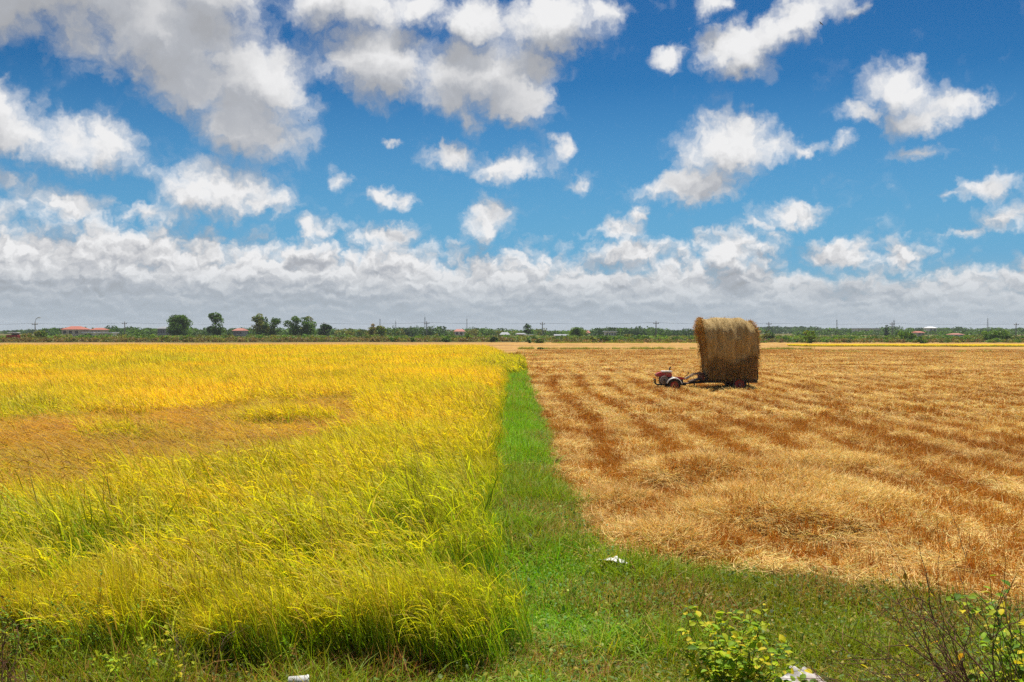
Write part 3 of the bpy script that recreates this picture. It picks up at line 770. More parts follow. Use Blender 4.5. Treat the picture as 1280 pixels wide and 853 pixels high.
def crown_mesh(seed, w, z0, z1, col, size, nclump=26, top=1.0, per=26, rough=0.16, second=None):
    """an uneven crown: clumps through an egg-shaped volume, with gaps"""
    rng = np.random.default_rng(seed); G = Geo()
    C_, R_, K_ = [], [], []
    h = z1 - z0
    for k in range(nclump):
        th = rng.uniform(0, 6.283); v = rng.uniform(0.06, 0.97)
        prof = math.sin(math.pi * min(1, max(0, v)) ** (0.8 / top)) ** 0.55
        rr = w / 2 * prof * rng.uniform(0.35, 0.95)
        r = (0.125 + rough * rng.random()) * (w + h) / 2 * (0.75 + 0.3 * prof)
        C_.append((math.cos(th) * rr, math.sin(th) * rr, min(z1 - r * 0.6, max(z0 + r * 0.5, z0 + h * v)))); R_.append(r)
        base = np.asarray(col) if second is None or rng.random() < 0.6 else np.asarray(second)
        K_.append(base * rng.uniform(0.72, 1.3))
    leaf_cloud(G, C_, R_, per / (size ** 2) * 0.62, size, K_, rng)
    return G.mesh('crown', MAT_LEAF), C_

def trunk_mesh(seed, h, r, clumps, lean=0.0):
    rng = np.random.default_rng(seed); G = Geo()
    top = Vector((lean * h, rng.uniform(-.05, .05) * h, h))
    mid = Vector((lean * h * 0.3 + rng.uniform(-.03, .03) * h, 0, h * 0.5))
    tube_geo(G, [(0, 0, -0.15), (0, 0, h * 0.05), mid, top], [r * 1.3, r, r * 0.8, r * 0.35], (1, 1, 1))
    for c in clumps[:: max(1, len(clumps) // 7)]:
        s = mid.lerp(top, rng.uniform(0.0, 0.6)); e = Vector(c)
        tube_geo(G, [s, s.lerp(e, 0.5) + Vector((0, 0, 0.05 * h)), e], [r * 0.45, r * 0.3, r * 0.12], (1, 1, 1), 5)
    return G.mesh('trunk', MAT_BARK)

GREENS = {'dark': (0.065, 0.14, 0.016), 'mid': (0.10, 0.20, 0.018), 'bright': (0.17, 0.28, 0.020), 'olive': (0.20, 0.21, 0.032), 'brown': (0.22, 0.16, 0.05), 'deep': (0.042, 0.095, 0.018)}
def tree(name, label, cat, px, ytop, ybase, wpx, Y, hue, seed, clear=0.08, top=1.0, nclump=26, size=0.42, group=None, rough=0.16, lean=0.0, per=26, hue2=None):
    """a tree or bush seen at px with its crown top and foot at the given rows, standing at depth Y"""
    k = Y / F_PX
    foot = at(px, ybase, Y); z0 = float(gz(foot.x, Y))
    H = at(px, ytop, Y).z - z0; W = wpx * k
    r = thing(name, label, cat, (foot.x, Y, z0), 0, group)
    me, cl = crown_mesh(seed, W, H * clear, H, GREENS[hue], size, nclump, top, per, rough, GREENS.get(hue2))
    link('crown', me, None, r)
    link('trunk' if clear > 0.05 else 'stems', trunk_mesh(seed + 1, H * (0.7 if clear > 0.05 else 0.55), max(0.05, 0.028 * H), cl, lean), None, r)
    return r

# the seven grown trees on the left, each apart from the next
tree('round_tree', 'dense round-crowned dark green tree, widest of those rising over the left field', 'tree', 224, 395, 425, 29, 285, 'mid', 400, 0.05, 0.9, 40, group='tall trees beyond the rice', hue2='dark')
tree('narrow_tree', 'tall narrow tree with a gap low in its crown, just right of the round-crowned tree', 'tree', 268.5, 391, 425, 22, 285, 'mid', 410, 0.10, 1.25, 24, group='tall trees beyond the rice', rough=0.11, lean=0.05, hue2='dark')
tree('tall_tree', 'tall leafy tree, first and highest of the close pair left of the forked pair', 'tree', 325, 393, 424, 20, 285, 'mid', 420, 0.06, 1.15, 26, group='tall trees beyond the rice', hue2='olive')
tree('leafy_tree', 'lower loose-crowned tree touching the right side of the highest one of its pair', 'tree', 343, 398, 424, 17, 288, 'mid', 430, 0.08, 1.0, 20, group='tall trees beyond the rice', hue2='dark')
tree('tall_tree', 'upright tree with two tops, left one of the forked pair with touching crowns', 'tree', 367, 396, 424, 19, 285, 'mid', 440, 0.12, 1.2, 22, group='tall trees beyond the rice', hue2='dark')
tree('tall_tree', 'upright broad-topped tree, right one of the forked pair, over bare brown grass', 'tree', 385, 396, 424, 20, 286, 'mid', 450, 0.10, 1.2, 24, group='tall trees beyond the rice', hue2='olive')
tree('small_tree', 'short very dark tree standing right beside the forked pair', 'tree', 406, 406, 424, 17, 283, 'deep', 460, 0.10, 1.0, 20, group='tall trees beyond the rice')
# other single trees of the hedge line
tree('slender_tree', 'reddish brown thin tree among green bushes left of the long dark wood', 'tree', 465, 405, 424, 10, 275, 'brown', 470, 0.2, 1.2, 14, group='single trees in the hedge line', hue2='olive')
tree('round_tree', 'olive green round tree touching the reddish brown thin tree', 'tree', 476, 408, 425, 17, 272, 'olive', 480, 0.05, 1.0, 22, group='single trees in the hedge line', hue2='mid')
tree('sprawling_tree', 'dark ragged tree leaning right above a white shed and an orange house', 'tree', 660, 405, 423, 15, 330, 'deep', 490, 0.25, 1.3, 15, group='single trees in the hedge line', lean=0.25, rough=0.10)
tree('bright_tree', 'broad bright green tree left of a small red roof', 'tree', 721, 410, 424, 24, 300, 'bright', 500, 0.05, 1.0, 26, group='single trees in the hedge line', hue2='mid')
tree('conifer_tree', 'small spiky dark tree poking over the woods beside two tall masts', 'tree', 1107, 407, 424, 7, 420, 'deep', 510, 0.1, 0.8, 12, group='single trees in the hedge line', size=0.7)
tree('olive_tree', 'dusky olive bush-like tree directly right of the hay load', 'tree', 960, 414, 427, 18, 225, 'olive', 520, 0.05, 1.0, 22, group='single trees in the hedge line', hue2='dark')
tree('round_tree', 'yellowish green upright round tree, alone in the hedge right of the hay load', 'tree', 1012, 414, 430, 19, 185, 'bright', 530, 0.05, 1.0, 26, group='single trees in the hedge line', size=0.36, hue2='olive')
tree('spreading_tree', 'wide spreading green tree at the far right hedge, broadest there', 'tree', 1245, 414, 427, 38, 230, 'mid', 540, 0.04, 0.9, 34, group='single trees in the hedge line', hue2='bright')
tree('round_tree', 'wide mid-green tree in the hedge right of the two masts', 'tree', 1133, 415, 427, 23, 235, 'mid', 550, 0.05, 0.9, 24, group='single trees in the hedge line', hue2='bright')
# bushes
B = 'bushes along the field edge'
for i, (lab, px, yt, yb, w, Y, hue, h2) in enumerate([
    ('squat dark bush on the rice field edge just left of the round-crowned tree', 206, 420, 428, 19, 210, 'olive', 'mid'),
    ('dark green bush at the foot of the round-crowned tree, on its right', 231, 421, 428, 15, 208, 'mid', 'dark'),
    ('light green low bush between the left utility poles and the round-crowned tree', 168, 416, 425, 18, 262, 'bright', 'mid'),
    ('brownish green bush beside the red farm machine', 48, 414, 427, 22, 240, 'olive', 'mid'),
    ('low dark bush left of the lamp-topped pole, beside the red farm machine', 34, 416, 427, 13, 242, 'olive', 'brown'),
    ('low wide green bush below the large red-roofed house', 112, 420, 427, 24, 232, 'mid', 'bright'),
    ('low ragged bush below the narrow tree', 280, 419, 426, 22, 250, 'olive', 'mid'),
    ('yellowish bush just right of the short very dark tree', 432, 419, 428, 15, 222, 'bright', 'mid'),
    ('small green bush below the olive round tree', 493, 422, 429, 13, 205, 'mid', 'olive'),
    ('small dark round bush left of the pole that rises before the dark wood', 516, 422, 429, 9, 203, 'dark', 'mid'),
    ('ragged dark bush right of the pole that rises before the dark wood', 557, 420, 430, 15, 196, 'mid', 'dark'),
    ('round pale green bush below the red-brown roofs right of the dark wood', 584, 417, 428, 12, 215, 'bright', 'mid'),
    ('dark green bush at the edge of the stubble, below the grey-roofed house', 618, 421, 430, 15, 195, 'deep', 'mid'),
    ('small bush at the edge of the stubble, left of the pole near the orange house', 661, 424, 431, 8, 185, 'dark', 'mid'),
    ('low dark bush at the stubble edge, right below the pole near the orange house', 674, 424, 431, 13, 184, 'dark', 'olive'),
    ('yellow-green bush right below the broad bright green tree', 743, 421, 430, 14, 200, 'bright', 'olive'),
    ('large dark green bush below the long white building', 758, 419, 430, 22, 192, 'dark', 'mid'),
    ('olive bush between the large dark bush and the pole left of the hay load', 789, 418, 426, 16, 240, 'olive', 'mid'),
    ('wide green bush touching the lone pole left of the hay load', 802, 419, 426, 22, 238, 'bright', 'mid'),
    ('tiny dark bush on the grassy bund in the stubble left of the tractor', 676, 435.5, 439, 8, 128, 'dark', 'mid'),
    ('small dark bush by the golden strip right of the masts', 1152, 421, 430, 15, 182, 'dark', 'mid'),
    ('low green bush midway between the yellowish round tree and the two masts', 1062, 420, 428, 24, 225, 'mid', 'bright'),
    ('low bush in the hedge right beside the yellowish round tree', 985, 420, 428, 22, 228, 'bright', 'mid'),
    ('small olive bush below the two tall masts', 1084, 424, 430, 10, 195, 'olive', 'dark'),
    ('low green bush in the hedge left of the wide spreading tree at far right', 1192, 421, 428, 26, 226, 'mid', 'olive'),
    ('low bush at the far right end of the hedge, beyond the wide spreading tree', 1277, 420, 429, 18, 222, 'mid', 'dark')]):
    tree('bush', lab, 'bush', px, yt, yb, w, Y, hue, 600 + 7 * i, 0.0, 0.8, 13, 0.34, B, hue2=h2)

def build_woods():
    """the woods and scrub that read as one mass along the horizon"""
    rng = np.random.default_rng(77)
    def mass(name, label, cat, spans, size):
        G = Geo()
        for (x0, x1, yt, yb, Y0, Y1, hue, dens, cw) in spans:
            Ym = (Y0 + Y1) / 2; n = int((x1 - x0) / cw * dens * (2.2 if name == 'far_woods' else 1.3))
            for _ in range(n):
                px = rng.uniform(x0, x1); Y = rng.uniform(Y0, Y1); f = at(px, 413, Y)
                ht = max(0.4, at(px, yt - 0.4 + rng.normal(0, 0.9), Ym).z) * rng.uniform(0.66, 1.06)
                w = cw * Ym / F_PX * rng.uniform(0.7, 1.5)
                m = 3 if ht < 3 else 5
                cs, rs, ks = [], [], []
                base = np.asarray(GREENS[hue[rng.integers(0, len(hue))]]) * rng.uniform(0.7, 1.3)
                for j in range(m):
                    r = w * rng.uniform(0.28, 0.5)
                    z = ht * (j + 0.6) / m if ht > w else ht * rng.uniform(0.3, 0.75)
                    r = min(r, max(0.25, (ht - z) * 1.1 + 0.15))
                    cs.append((f.x + rng.normal(0, w * 0.26), Y + rng.normal(0, w * 0.3), z)); rs.append(r); ks.append(base * rng.uniform(0.85, 1.18))
                s = size * Ym / 250
                leaf_cloud(G, cs, rs, 9.0 / s ** 2, s, ks, rng)
        o = link(name, G.mesh(name, MAT_LEAF), None, kind='stuff')
        tag(o, label, cat)
    mass('scrub_belt', 'belt of low brownish green scrub and weeds behind the harvested strips', 'scrub', [
        (-60, 640, 422.6, 428, 205, 225, ('brown', 'olive', 'brown'), 5.0, 7), (640, 880, 424.5, 429, 190, 205, ('olive', 'brown'), 3.0, 7),
        (950, 1340, 424.0, 429, 188, 205, ('olive', 'mid', 'brown'), 4.0, 7), (-60, 640, 419.5, 426, 240, 275, ('olive', 'mid', 'bright'), 4.5, 9),
        (640, 900, 420.0, 426, 235, 275, ('bright', 'mid', 'olive'), 4.5, 9), (930, 1340, 420.0, 426, 230, 280, ('mid', 'bright', 'olive'), 5.0, 9)], 0.34)
    mass('far_woods', 'long dark green woods along the horizon behind the hedge', 'woods', [
        (-60, 60, 413.5, 418, 600, 800, ('dark', 'deep'), 5.0, 9), (55, 215, 410.5, 420, 380, 470, ('dark', 'mid', 'deep'), 3.0, 12), (130, 168, 408.5, 418, 420, 460, ('dark', 'deep'), 3.0, 10),
        (180, 300, 409.5, 420, 400, 480, ('mid', 'dark'), 3.0, 12), (280, 420, 410.8, 420, 420, 500, ('dark', 'mid'), 3.2, 12), (415, 500, 410.8, 420, 340, 400, ('mid', 'dark', 'olive'), 3.4, 12),
        (498, 556, 408.8, 420, 370, 420, ('deep', 'dark'), 5.0, 10), (555, 680, 411.8, 420, 380, 450, ('mid', 'dark', 'olive'), 3.2, 11), (585, 606, 410, 420, 430, 450, ('dark', 'deep'), 3.0, 9),
        (680, 760, 413.5, 421, 420, 500, ('dark', 'mid'), 3.6, 11), (745, 830, 409.8, 420, 400, 470, ('dark', 'deep', 'mid'), 5.0, 12), (800, 900, 412.8, 421, 420, 500, ('deep', 'dark'), 5.0, 10),
        (900, 1340, 410.8, 420, 640, 900, ('dark', 'deep', 'mid'), 4.2, 11), (940, 1020, 408.6, 418, 850, 950, ('dark', 'deep'), 3.2, 12), (1000, 1340, 414, 421, 420, 600, ('dark', 'mid'), 3.4, 12)], 0.36)
build_woods()

# ---------------------------------------------------------------- houses, poles and the machine beyond the fields
def bm_obj(name, bm, mat, parent=None, smooth=False):
    me = bpy.data.meshes.new(name)
    bmesh.ops.recalc_face_normals(bm, faces=bm.faces)
    bm.to_mesh(me); bm.free()
    if smooth:
        for p in me.polygons: p.use_smooth = True
    return link(name, me, mat, parent)
def box(bm, x0, x1, y0, y1, z0, z1, bev=0.0):
    v = [bm.verts.new((x, y, z)) for z in (z0, z1) for x, y in ((x0, y0), (x1, y0), (x1, y1), (x0, y1))]
    fs = [bm.faces.new([v[i] for i in q]) for q in ((3, 2, 1, 0), (4, 5, 6, 7), (0, 1, 5, 4), (1, 2, 6, 5), (2, 3, 7, 6), (3, 0, 4, 7))]
    if bev:
        es = list({e for f in fs for e in f.edges})
        bmesh.ops.bevel(bm, geom=es, offset=bev, segments=2, affect='EDGES', profile=0.6)
def box_obj(name, dims, mat, parent, bev=0.0):
    bm = bmesh.new(); box(bm, *dims, bev=bev); return bm_obj(name, bm, mat, parent)
def tube_bm(bm, pts, r, sides=8):
    rr = r if hasattr(r, '__len__') else [r] * len(pts)
    pts = [Vector(p) for p in pts]; rings = []; pa = None
    for k, p in enumerate(pts):
        d = (pts[min(k + 1, len(pts) - 1)] - pts[max(k - 1, 0)]).normalized()
        a = d.orthogonal().normalized() if pa is None else (pa - d * pa.dot(d)).normalized()
        pa = a; b = d.cross(a)
        rings.append([bm.verts.new(p + (a * math.cos(2 * math.pi * s / sides) + b * math.sin(2 * math.pi * s / sides)) * rr[k]) for s in range(sides)])
    for A, Bq in zip(rings, rings[1:]):
        for s in range(sides): bm.faces.new((A[s], A[(s + 1) % sides], Bq[(s + 1) % sides], Bq[s]))
    bm.faces.new(rings[0][::-1]); bm.faces.new(rings[-1])
def lathe_bm(bm, prof, axis_pt, seg=28):
    """closed profile of (radius, along y) spun round an axis through axis_pt that runs along Y"""
    o = Vector(axis_pt); rings = []
    for s in range(seg):
        th = 2 * math.pi * s / seg
        rings.append([bm.verts.new(o + Vector((math.cos(th) * r, y, math.sin(th) * r))) for r, y in prof])
    n = len(prof)
    for s in range(seg):
        A, Bq = rings[s], rings[(s + 1) % seg]
        for k in range(n): bm.faces.new((A[k], A[(k + 1) % n], Bq[(k + 1) % n], Bq[k]))

M_WALLW = solid_mat('white_wall', (0.72, 0.70, 0.66), 0.8, var=0.1, scale=0.6)
M_WALLG = solid_mat('grey_wall', (0.28, 0.29, 0.31), 0.85, var=0.15, scale=0.6)
M_WALLO = solid_mat('orange_wall', (0.55, 0.20, 0.08), 0.85, var=0.15, scale=0.6)
M_WALLC = solid_mat('cream_wall', (0.62, 0.55, 0.44), 0.85, var=0.12, scale=0.6)
M_ROOFR = solid_mat('red_roof', (0.36, 0.10, 0.06), 0.75, var=0.2, scale=1.5)
M_ROOFP = solid_mat('faded_red_roof', (0.36, 0.13, 0.095), 0.75, var=0.2, scale=1.5)
M_ROOFG = solid_mat('grey_roof', (0.22, 0.23, 0.25), 0.6, var=0.2, scale=1.5)
M_ROOFW = solid_mat('pale_roof', (0.75, 0.76, 0.78), 0.5, var=0.08, scale=1.0)
M_WIN = solid_mat('window_glass', (0.03, 0.035, 0.04), 0.2, spec=0.6, var=0.1)

def house(label, x0, x1, yt, yr, yb, Y, wall, roof, depth=8.0, hip=True, cat='house', nwin=3, name='house', group='houses beyond the hedge', flat=False):
    """x0..x1 wide, ridge at row yt, eaves at row yr"""
    k = Y / F_PX; cx = (x0 + x1) / 2; p = at(cx, 413, Y)
    W = (x1 - x0) * k; ze = at(cx, yr, Y).z; zt = at(cx, yt, Y).z
    r = thing(name, label, cat, (p.x, Y, 0), 0, group)
    box_obj('wall', (-W / 2, W / 2, -depth / 2, depth / 2, -0.2, ze - 0.004), wall, r)
    ov = 0.45; bm = bmesh.new()
    a, d = W / 2 + ov, depth / 2 + ov
    if flat:
        box(bm, -a, a, -d, d, ze, zt)
    else:
        ins = min(W * 0.3, depth * 0.45) if hip else 0.0
        v = [bm.verts.new(q) for q in ((-a, -d, ze), (a, -d, ze), (a, d, ze), (-a, d, ze), (-a + ins, 0, zt), (a - ins, 0, zt))]
        for f in ((0, 1, 5, 4), (1, 2, 5), (2, 3, 4, 5), (3, 0, 4), (3, 2, 1, 0)): bm.faces.new([v[i] for i in f])
    bm_obj('roof', bm, roof, r)
    hw = min(1.5, ze * 0.4)
    for q in range(nwin):
        x = -W / 2 + W * (q + 0.5) / nwin
        w_ = min(0.7, W / nwin * 0.25)
        zc = ze - hw * 0.95
        win = box_obj('window', (x - w_, x + w_, -depth / 2 - 0.05, -depth / 2 + 0.01, zc - hw / 2, zc + hw / 2), M_WIN, r)
        box_obj('sill', (x - w_ - 0.1, x + w_ + 0.1, -depth / 2 - 0.16, -depth / 2 - 0.053, zc - hw / 2 - 0.12, zc - hw / 2 - 0.01), M_WALLW, win)
    return r
house('largest red-roofed house among the dark trees at the far left', 84, 106, 408, 412, 419, 370, M_WALLC, M_ROOFR, 9)
house('smaller red-roofed house right of the largest red-roofed house', 118, 131, 410, 412.5, 419, 372, M_WALLC, M_ROOFR, 7)
house('low white shed between the two red-roofed houses at the far left', 108, 120, 415.2, 416.6, 420, 340, M_WALLW, M_ROOFW, 5, False, 'shed', 2, 'shed', flat=True)
house('long low white shed right below the smaller red-roofed house', 126, 143, 415.6, 416.8, 420, 335, M_WALLW, M_ROOFW, 5, False, 'shed', 3, 'shed', flat=True)
house('tall blue-grey house just left of the round-crowned tree', 201, 210, 408.5, 411, 420, 375, M_WALLG, M_ROOFG, 7)
house('pinkish red roofed house between the narrow tree and the highest tree', 295, 306, 410.5, 413.5, 420, 375, M_WALLG, M_ROOFP, 8)
house('small white-walled house with a faded red roof right of the dark wood', 569, 580, 411.5, 414.5, 420, 372, M_WALLW, M_ROOFP, 7, nwin=2)
house('grey-roofed house with pale walls left of the orange house', 626, 636, 415.5, 418.5, 423, 320, M_WALLG, M_ROOFG, 6, nwin=2)
house('orange-walled house left of the ragged leaning tree', 645.5, 656.5, 416.5, 418, 423, 315, M_WALLO, M_ROOFG, 6, nwin=2)
house('small white open shed below the ragged leaning tree', 657, 666, 418.6, 419.6, 422.5, 300, M_WALLW, M_ROOFW, 4, False, 'shed', 2, 'shed', flat=True)
house('low dark shed with a long grey roof left of the broad bright green tree', 694, 709, 418, 419.6, 422.5, 310, M_WALLG, M_ROOFG, 5, False, 'shed', 2, 'shed')
house('small bright red pointed roof right of the broad bright green tree', 730, 736, 413.5, 416.4, 421, 360, M_WALLC, M_ROOFR, 6, nwin=1)
house('long white flat building rising behind the large dark green bush', 756, 769, 414.0, 415.2, 421, 350, M_WALLW, M_ROOFW, 7, False, 'building', 4, 'long_building', flat=True)
house('longest flat white building on the far right skyline left of the two masts', 1068, 1095, 410.4, 411.4, 418, 560, M_WALLW, M_ROOFW, 10, False, 'building', 7, 'long_building', flat=True)
house('white villa showing over the woods on the far right skyline', 1158, 1167, 408.5, 410.2, 418, 560, M_WALLW, M_ROOFW, 8, nwin=2)
house('orange-red roof half hidden in the woods below the white villa', 1143, 1151, 414.2, 416.0, 420, 405, M_WALLC, M_ROOFR, 7, nwin=2)
house('small white house with a pink side in the woods right of the white villa', 1188, 1200, 416.8, 418.4, 422, 395, M_WALLW, M_ROOFP, 7, nwin=2)

M_CONC = solid_mat('concrete_pole', (0.30, 0.29, 0.27), 0.85, var=0.15, scale=3)
M_STEEL = solid_mat('mast_steel', (0.30, 0.31, 0.33), 0.6, 0.4, var=0.15, scale=3)
M_WIRE = solid_mat('wire', (0.05, 0.05, 0.055), 0.6, var=0.1)
M_PORC = solid_mat('insulator', (0.30, 0.16, 0.10), 0.4, var=0.1)
POLES = []
def pole(label, px, yt, Y, lamp=False):
    p = at(px, yt, Y); z0 = float(gz(p.x, Y)); H = p.z - z0
    r = thing('utility_pole', label, 'utility pole', (p.x, Y, z0), 0, 'utility poles along the far hedge')
    bm = bmesh.new(); tube_bm(bm, [(0, 0, -0.3), (0, 0, H * 0.5), (0, 0, H)], [0.18, 0.15, 0.11], 10); bm_obj('shaft', bm, M_CONC, r, True)
    arm = box_obj('crossarm', (-0.75, 0.75, -0.22, -0.135, H - 0.75, H - 0.60), M_STEEL, r)
    for x in (-0.65, 0.0, 0.65):
        bm = bmesh.new(); tube_bm(bm, [(x, -0.2, H - 0.595), (x, -0.2, H - 0.5), (x, -0.2, H - 0.38)], [0.04, 0.09, 0.05]); bm_obj('insulator', bm, M_PORC, arm, True)
    if lamp:
        bm = bmesh.new(); tube_bm(bm, [(0, 0, H - 0.1), (0.3, -0.1, H + 0.8), (1.0, -0.3, H + 1.0)], 0.05); lb = bm_obj('lamp_arm', bm, M_STEEL, r)
        box_obj('lamp_head', (0.85, 1.55, -0.55, -0.15, H + 0.93, H + 1.13), M_WALLW, lb, 0.03)
    POLES.append((p.x, Y, z0 + H - 0.4))
    return r
pole('pole with a white lamp on top at the far left, near the red farm machine', 44, 402.5, 250, True)
pole('slim pole at the left in front of the dark trees, before the round-crowned tree', 156, 402, 290)
pole('slim pole just right of the short very dark tree', 405, 402.5, 300)
pole('pale pole in front of the long dark wood, right of two masts', 533.5, 401.5, 270)
pole('pole standing by the ragged leaning tree above the stubble', 678, 402.5, 285)
pole('pale pole standing alone left of the hay load', 820, 401.5, 262)
pole('dark pole just right of the hay load', 961, 402.5, 290)
pole('dark pole between the two masts and the yellowish round tree', 1115, 402.8, 300)
pole('pole at the far right end of the wires', 1270, 403.5, 300)
def wires():
    P = sorted(POLES)
    P = [(-330.0, 250.0, P[0][2])] + P + [(230.0, 310.0, P[-1][2] - 1)]
    for k, (a, b) in enumerate(zip(P, P[1:])):
        a, b = Vector(a), Vector(b); L = (b - a).length
        bm = bmesh.new()
        for off in (-0.8, 0.8):
            pts = []
            for i in range(13):
                t = i / 12; q = a.lerp(b, t); q.z -= 4 * t * (1 - t) * L * 0.008; q.x += off * 0.6; q.y += -0.2
                pts.append(tuple(q))
            tube_bm(bm, pts, 0.015, 4)
        names = ['running in from the left to the lamp pole', 'from the lamp pole to the next slim pole', 'passing behind the tall trees on the left', 'from the short dark tree to the pole before the dark wood', 'from the dark wood to the ragged leaning tree', 'over the bright green tree to the lone pale pole', 'passing behind the hay load', 'from the hay load to the pole by the two masts', 'from the two masts to the far right pole', 'running out beyond the far right pole']
        o = bm_obj('power_line', bm, M_WIRE)
        tag(o, 'thin sagging power line ' + names[k], 'power line', 'power lines along the hedge')
wires()
def mast(label, px, yt, Y):
    p = at(px, yt, Y); H = p.z
    r = thing('radio_mast', label, 'mast', (p.x, Y, 0), 0, 'slim masts on the skyline')
    bm = bmesh.new()
    for a in range(3):
        x, y = 0.45 * math.cos(a * 2.094), 0.45 * math.sin(a * 2.094)
        tube_bm(bm, [(x, y, -0.3), (x * 0.6, y * 0.6, H)], 0.055, 5)
    for k in range(int(H / 1.2)):
        f = lambda a, z: (0.45 * (1 - 0.4 * z / H) * math.cos(a * 2.094), 0.45 * (1 - 0.4 * z / H) * math.sin(a * 2.094), z)
        for a in range(3): tube_bm(bm, [f(a, k * 1.2), f((a + 1) % 3, k * 1.2 + 1.2)], 0.03, 4)
    bm_obj('lattice', bm, M_STEEL, r)
    bm = bmesh.new(); tube_bm(bm, [(0, 0, H - 0.5), (0, 0, H + 1.6)], 0.03, 5); bm_obj('antenna', bm, M_STEEL, r)
for lab, px, yt, Y in (('faint slim mast, first of the row left of the long dark wood', 475, 399, 520), ('shorter faint mast right beside the first of the row', 494.5, 402, 560),
                       ('tallest mast of the row, over the long dark wood', 531, 397, 470), ('faint mast right of the long dark wood', 583.5, 399, 520),
                       ('lone faint mast right of the yellowish round tree', 1046, 400, 560), ('thin mast beside the dark pole on the right', 1117.5, 400.5, 480),
                       ('lone faint mast above the small white house on the far right', 1234.5, 398, 560)):
    mast(lab, px, yt, Y)

M_RED = solid_mat('red_paint', (0.42, 0.018, 0.016), 0.45, spec=0.5, var=0.2, scale=5, dirt=(0.30, 0.12, 0.06))
M_WHITEP = solid_mat('white_paint', (0.78, 0.77, 0.74), 0.45, spec=0.5, var=0.08, scale=5, dirt=(0.55, 0.48, 0.38))
M_BLACK = solid_mat('black_steel', (0.022, 0.021, 0.020), 0.6, spec=0.4, var=0.3, scale=6, dirt=(0.07, 0.05, 0.03))
M_RUBBER = solid_mat('tyre_rubber', (0.030, 0.028, 0.026), 0.85, spec=0.2, var=0.3, scale=14, dirt=(0.14, 0.085, 0.04))
M_GREY = solid_mat('grey_iron', (0.22, 0.20, 0.185), 0.5, 0.3, var=0.3, scale=10, dirt=(0.16, 0.11, 0.07))
M_GALV = solid_mat('bare_fender_steel', (0.55, 0.54, 0.52), 0.42, 0.35, var=0.15, scale=10, dirt=(0.30, 0.20, 0.11))
M_WOOD = solid_mat('weathered_board', (0.085, 0.055, 0.035), 0.85, var=0.35, scale=9, spec=0.15)
M_WOODR = solid_mat('reddish_board', (0.15, 0.035, 0.022), 0.8, var=0.3, scale=9, spec=0.2)

def wheel(parent, cx, cy, cz, r, w, rim_mat, name='wheel'):
    """tyre with lugs, dished rim and hub, axle along Y"""
    bm = bmesh.new()
    lathe_bm(bm, [(r * 0.66, -w * 0.42), (r * 0.80, -w * 0.5), (r * 0.94, -w * 0.44), (r * 0.985, -w * 0.25), (r * 0.985, w * 0.25), (r * 0.94, w * 0.44), (r * 0.80, w * 0.5), (r * 0.66, w * 0.42), (r * 0.62, 0)], (cx, cy, cz), 32)
    for k in range(18):
        a = 2 * math.pi * k / 18
        for s in (-1, 1):
            aa = a + s * 0.09
            c = Vector((cx + math.cos(aa) * r * 0.985, cy + s * w * 0.24, cz + math.sin(aa) * r * 0.985))
            t_ = Vector((-math.sin(aa), 0, math.cos(aa))); n_ = Vector((math.cos(aa), 0, math.sin(aa))); y_ = Vector((0, 1, 0))
            d = (y_ * 0.9 + t_ * 0.45 * s).normalized()
            vs = [bm.verts.new(c + d * w * 0.24 * i + n_.cross(d) * 0.012 * j + n_ * (0.015 * kk - 0.006)) for kk in (0, 1) for i, j in ((-1, -1), (1, -1), (1, 1), (-1, 1))]
            for q in ((4, 5, 6, 7), (0, 1, 5, 4), (1, 2, 6, 5), (2, 3, 7, 6), (3, 0, 4, 7)): bm.faces.new([vs[i] for i in q])
    wh = bm_obj(name, bm, M_RUBBER, parent)
    bm = bmesh.new()
    lathe_bm(bm, [(0.006, -w * 0.16), (r * 0.22, -w * 0.20), (r * 0.26, -w * 0.10), (r * 0.55, -w * 0.05), (r * 0.60, -w * 0.38), (r * 0.668, -w * 0.43), (r * 0.668, w * 0.43), (r * 0.60, w * 0.38), (r * 0.5, w * 0.1), (0.006, w * 0.1)], (cx, cy, cz), 32)
    bm_obj('rim', bm, rim_mat, wh)
    bm = bmesh.new()
    for k in range(5):
        a = 2 * math.pi * k / 5
        p = Vector((cx + math.cos(a) * r * 0.17, cy - w * 0.18, cz + math.sin(a) * r * 0.17))
        tube_bm(bm, [p, p + Vector((0, -0.018, 0))], 0.012, 6)
    lathe_bm(bm, [(0.004, -w * 0.36), (r * 0.10, -w * 0.34), (r * 0.12, -w * 0.17), (0.004, -w * 0.17)], (cx, cy, cz), 16)
    bm_obj('hub', bm, M_GREY, wh)
    return wh

# the red machine parked far left at the field's corner
def farm_machine():
    Y = 235.0; k = Y / F_PX
    r = thing('farm_machine', 'red farm machine with a white top at the far left edge of the rice', 'farm machine', (at(17, 413, Y).x, Y, 0))
    box_obj('body', (-1.4, 1.3, -0.8, 0.8, 0.45, 1.35), M_RED, r, 0.08)
    box_obj('cab', (-0.2, 1.1, -0.65, 0.65, 1.352, 1.75), M_WIN, r, 0.05)
    box_obj('canopy', (-1.15, 1.25, -0.8, 0.8, 1.752, 1.98), M_WHITEP, r, 0.06)
    box_obj('track', (-1.25, 1.2, -0.95, -0.55, 0.0, 0.447), M_RUBBER, r, 0.12)
    box_obj('track', (-1.25, 1.2, 0.55, 0.95, 0.0, 0.447), M_RUBBER, r, 0.12)
    box_obj('cutter_head', (-2.0, -1.402, -1.0, 1.0, 0.12, 0.72), M_GREY, r, 0.05)
farm_machine()

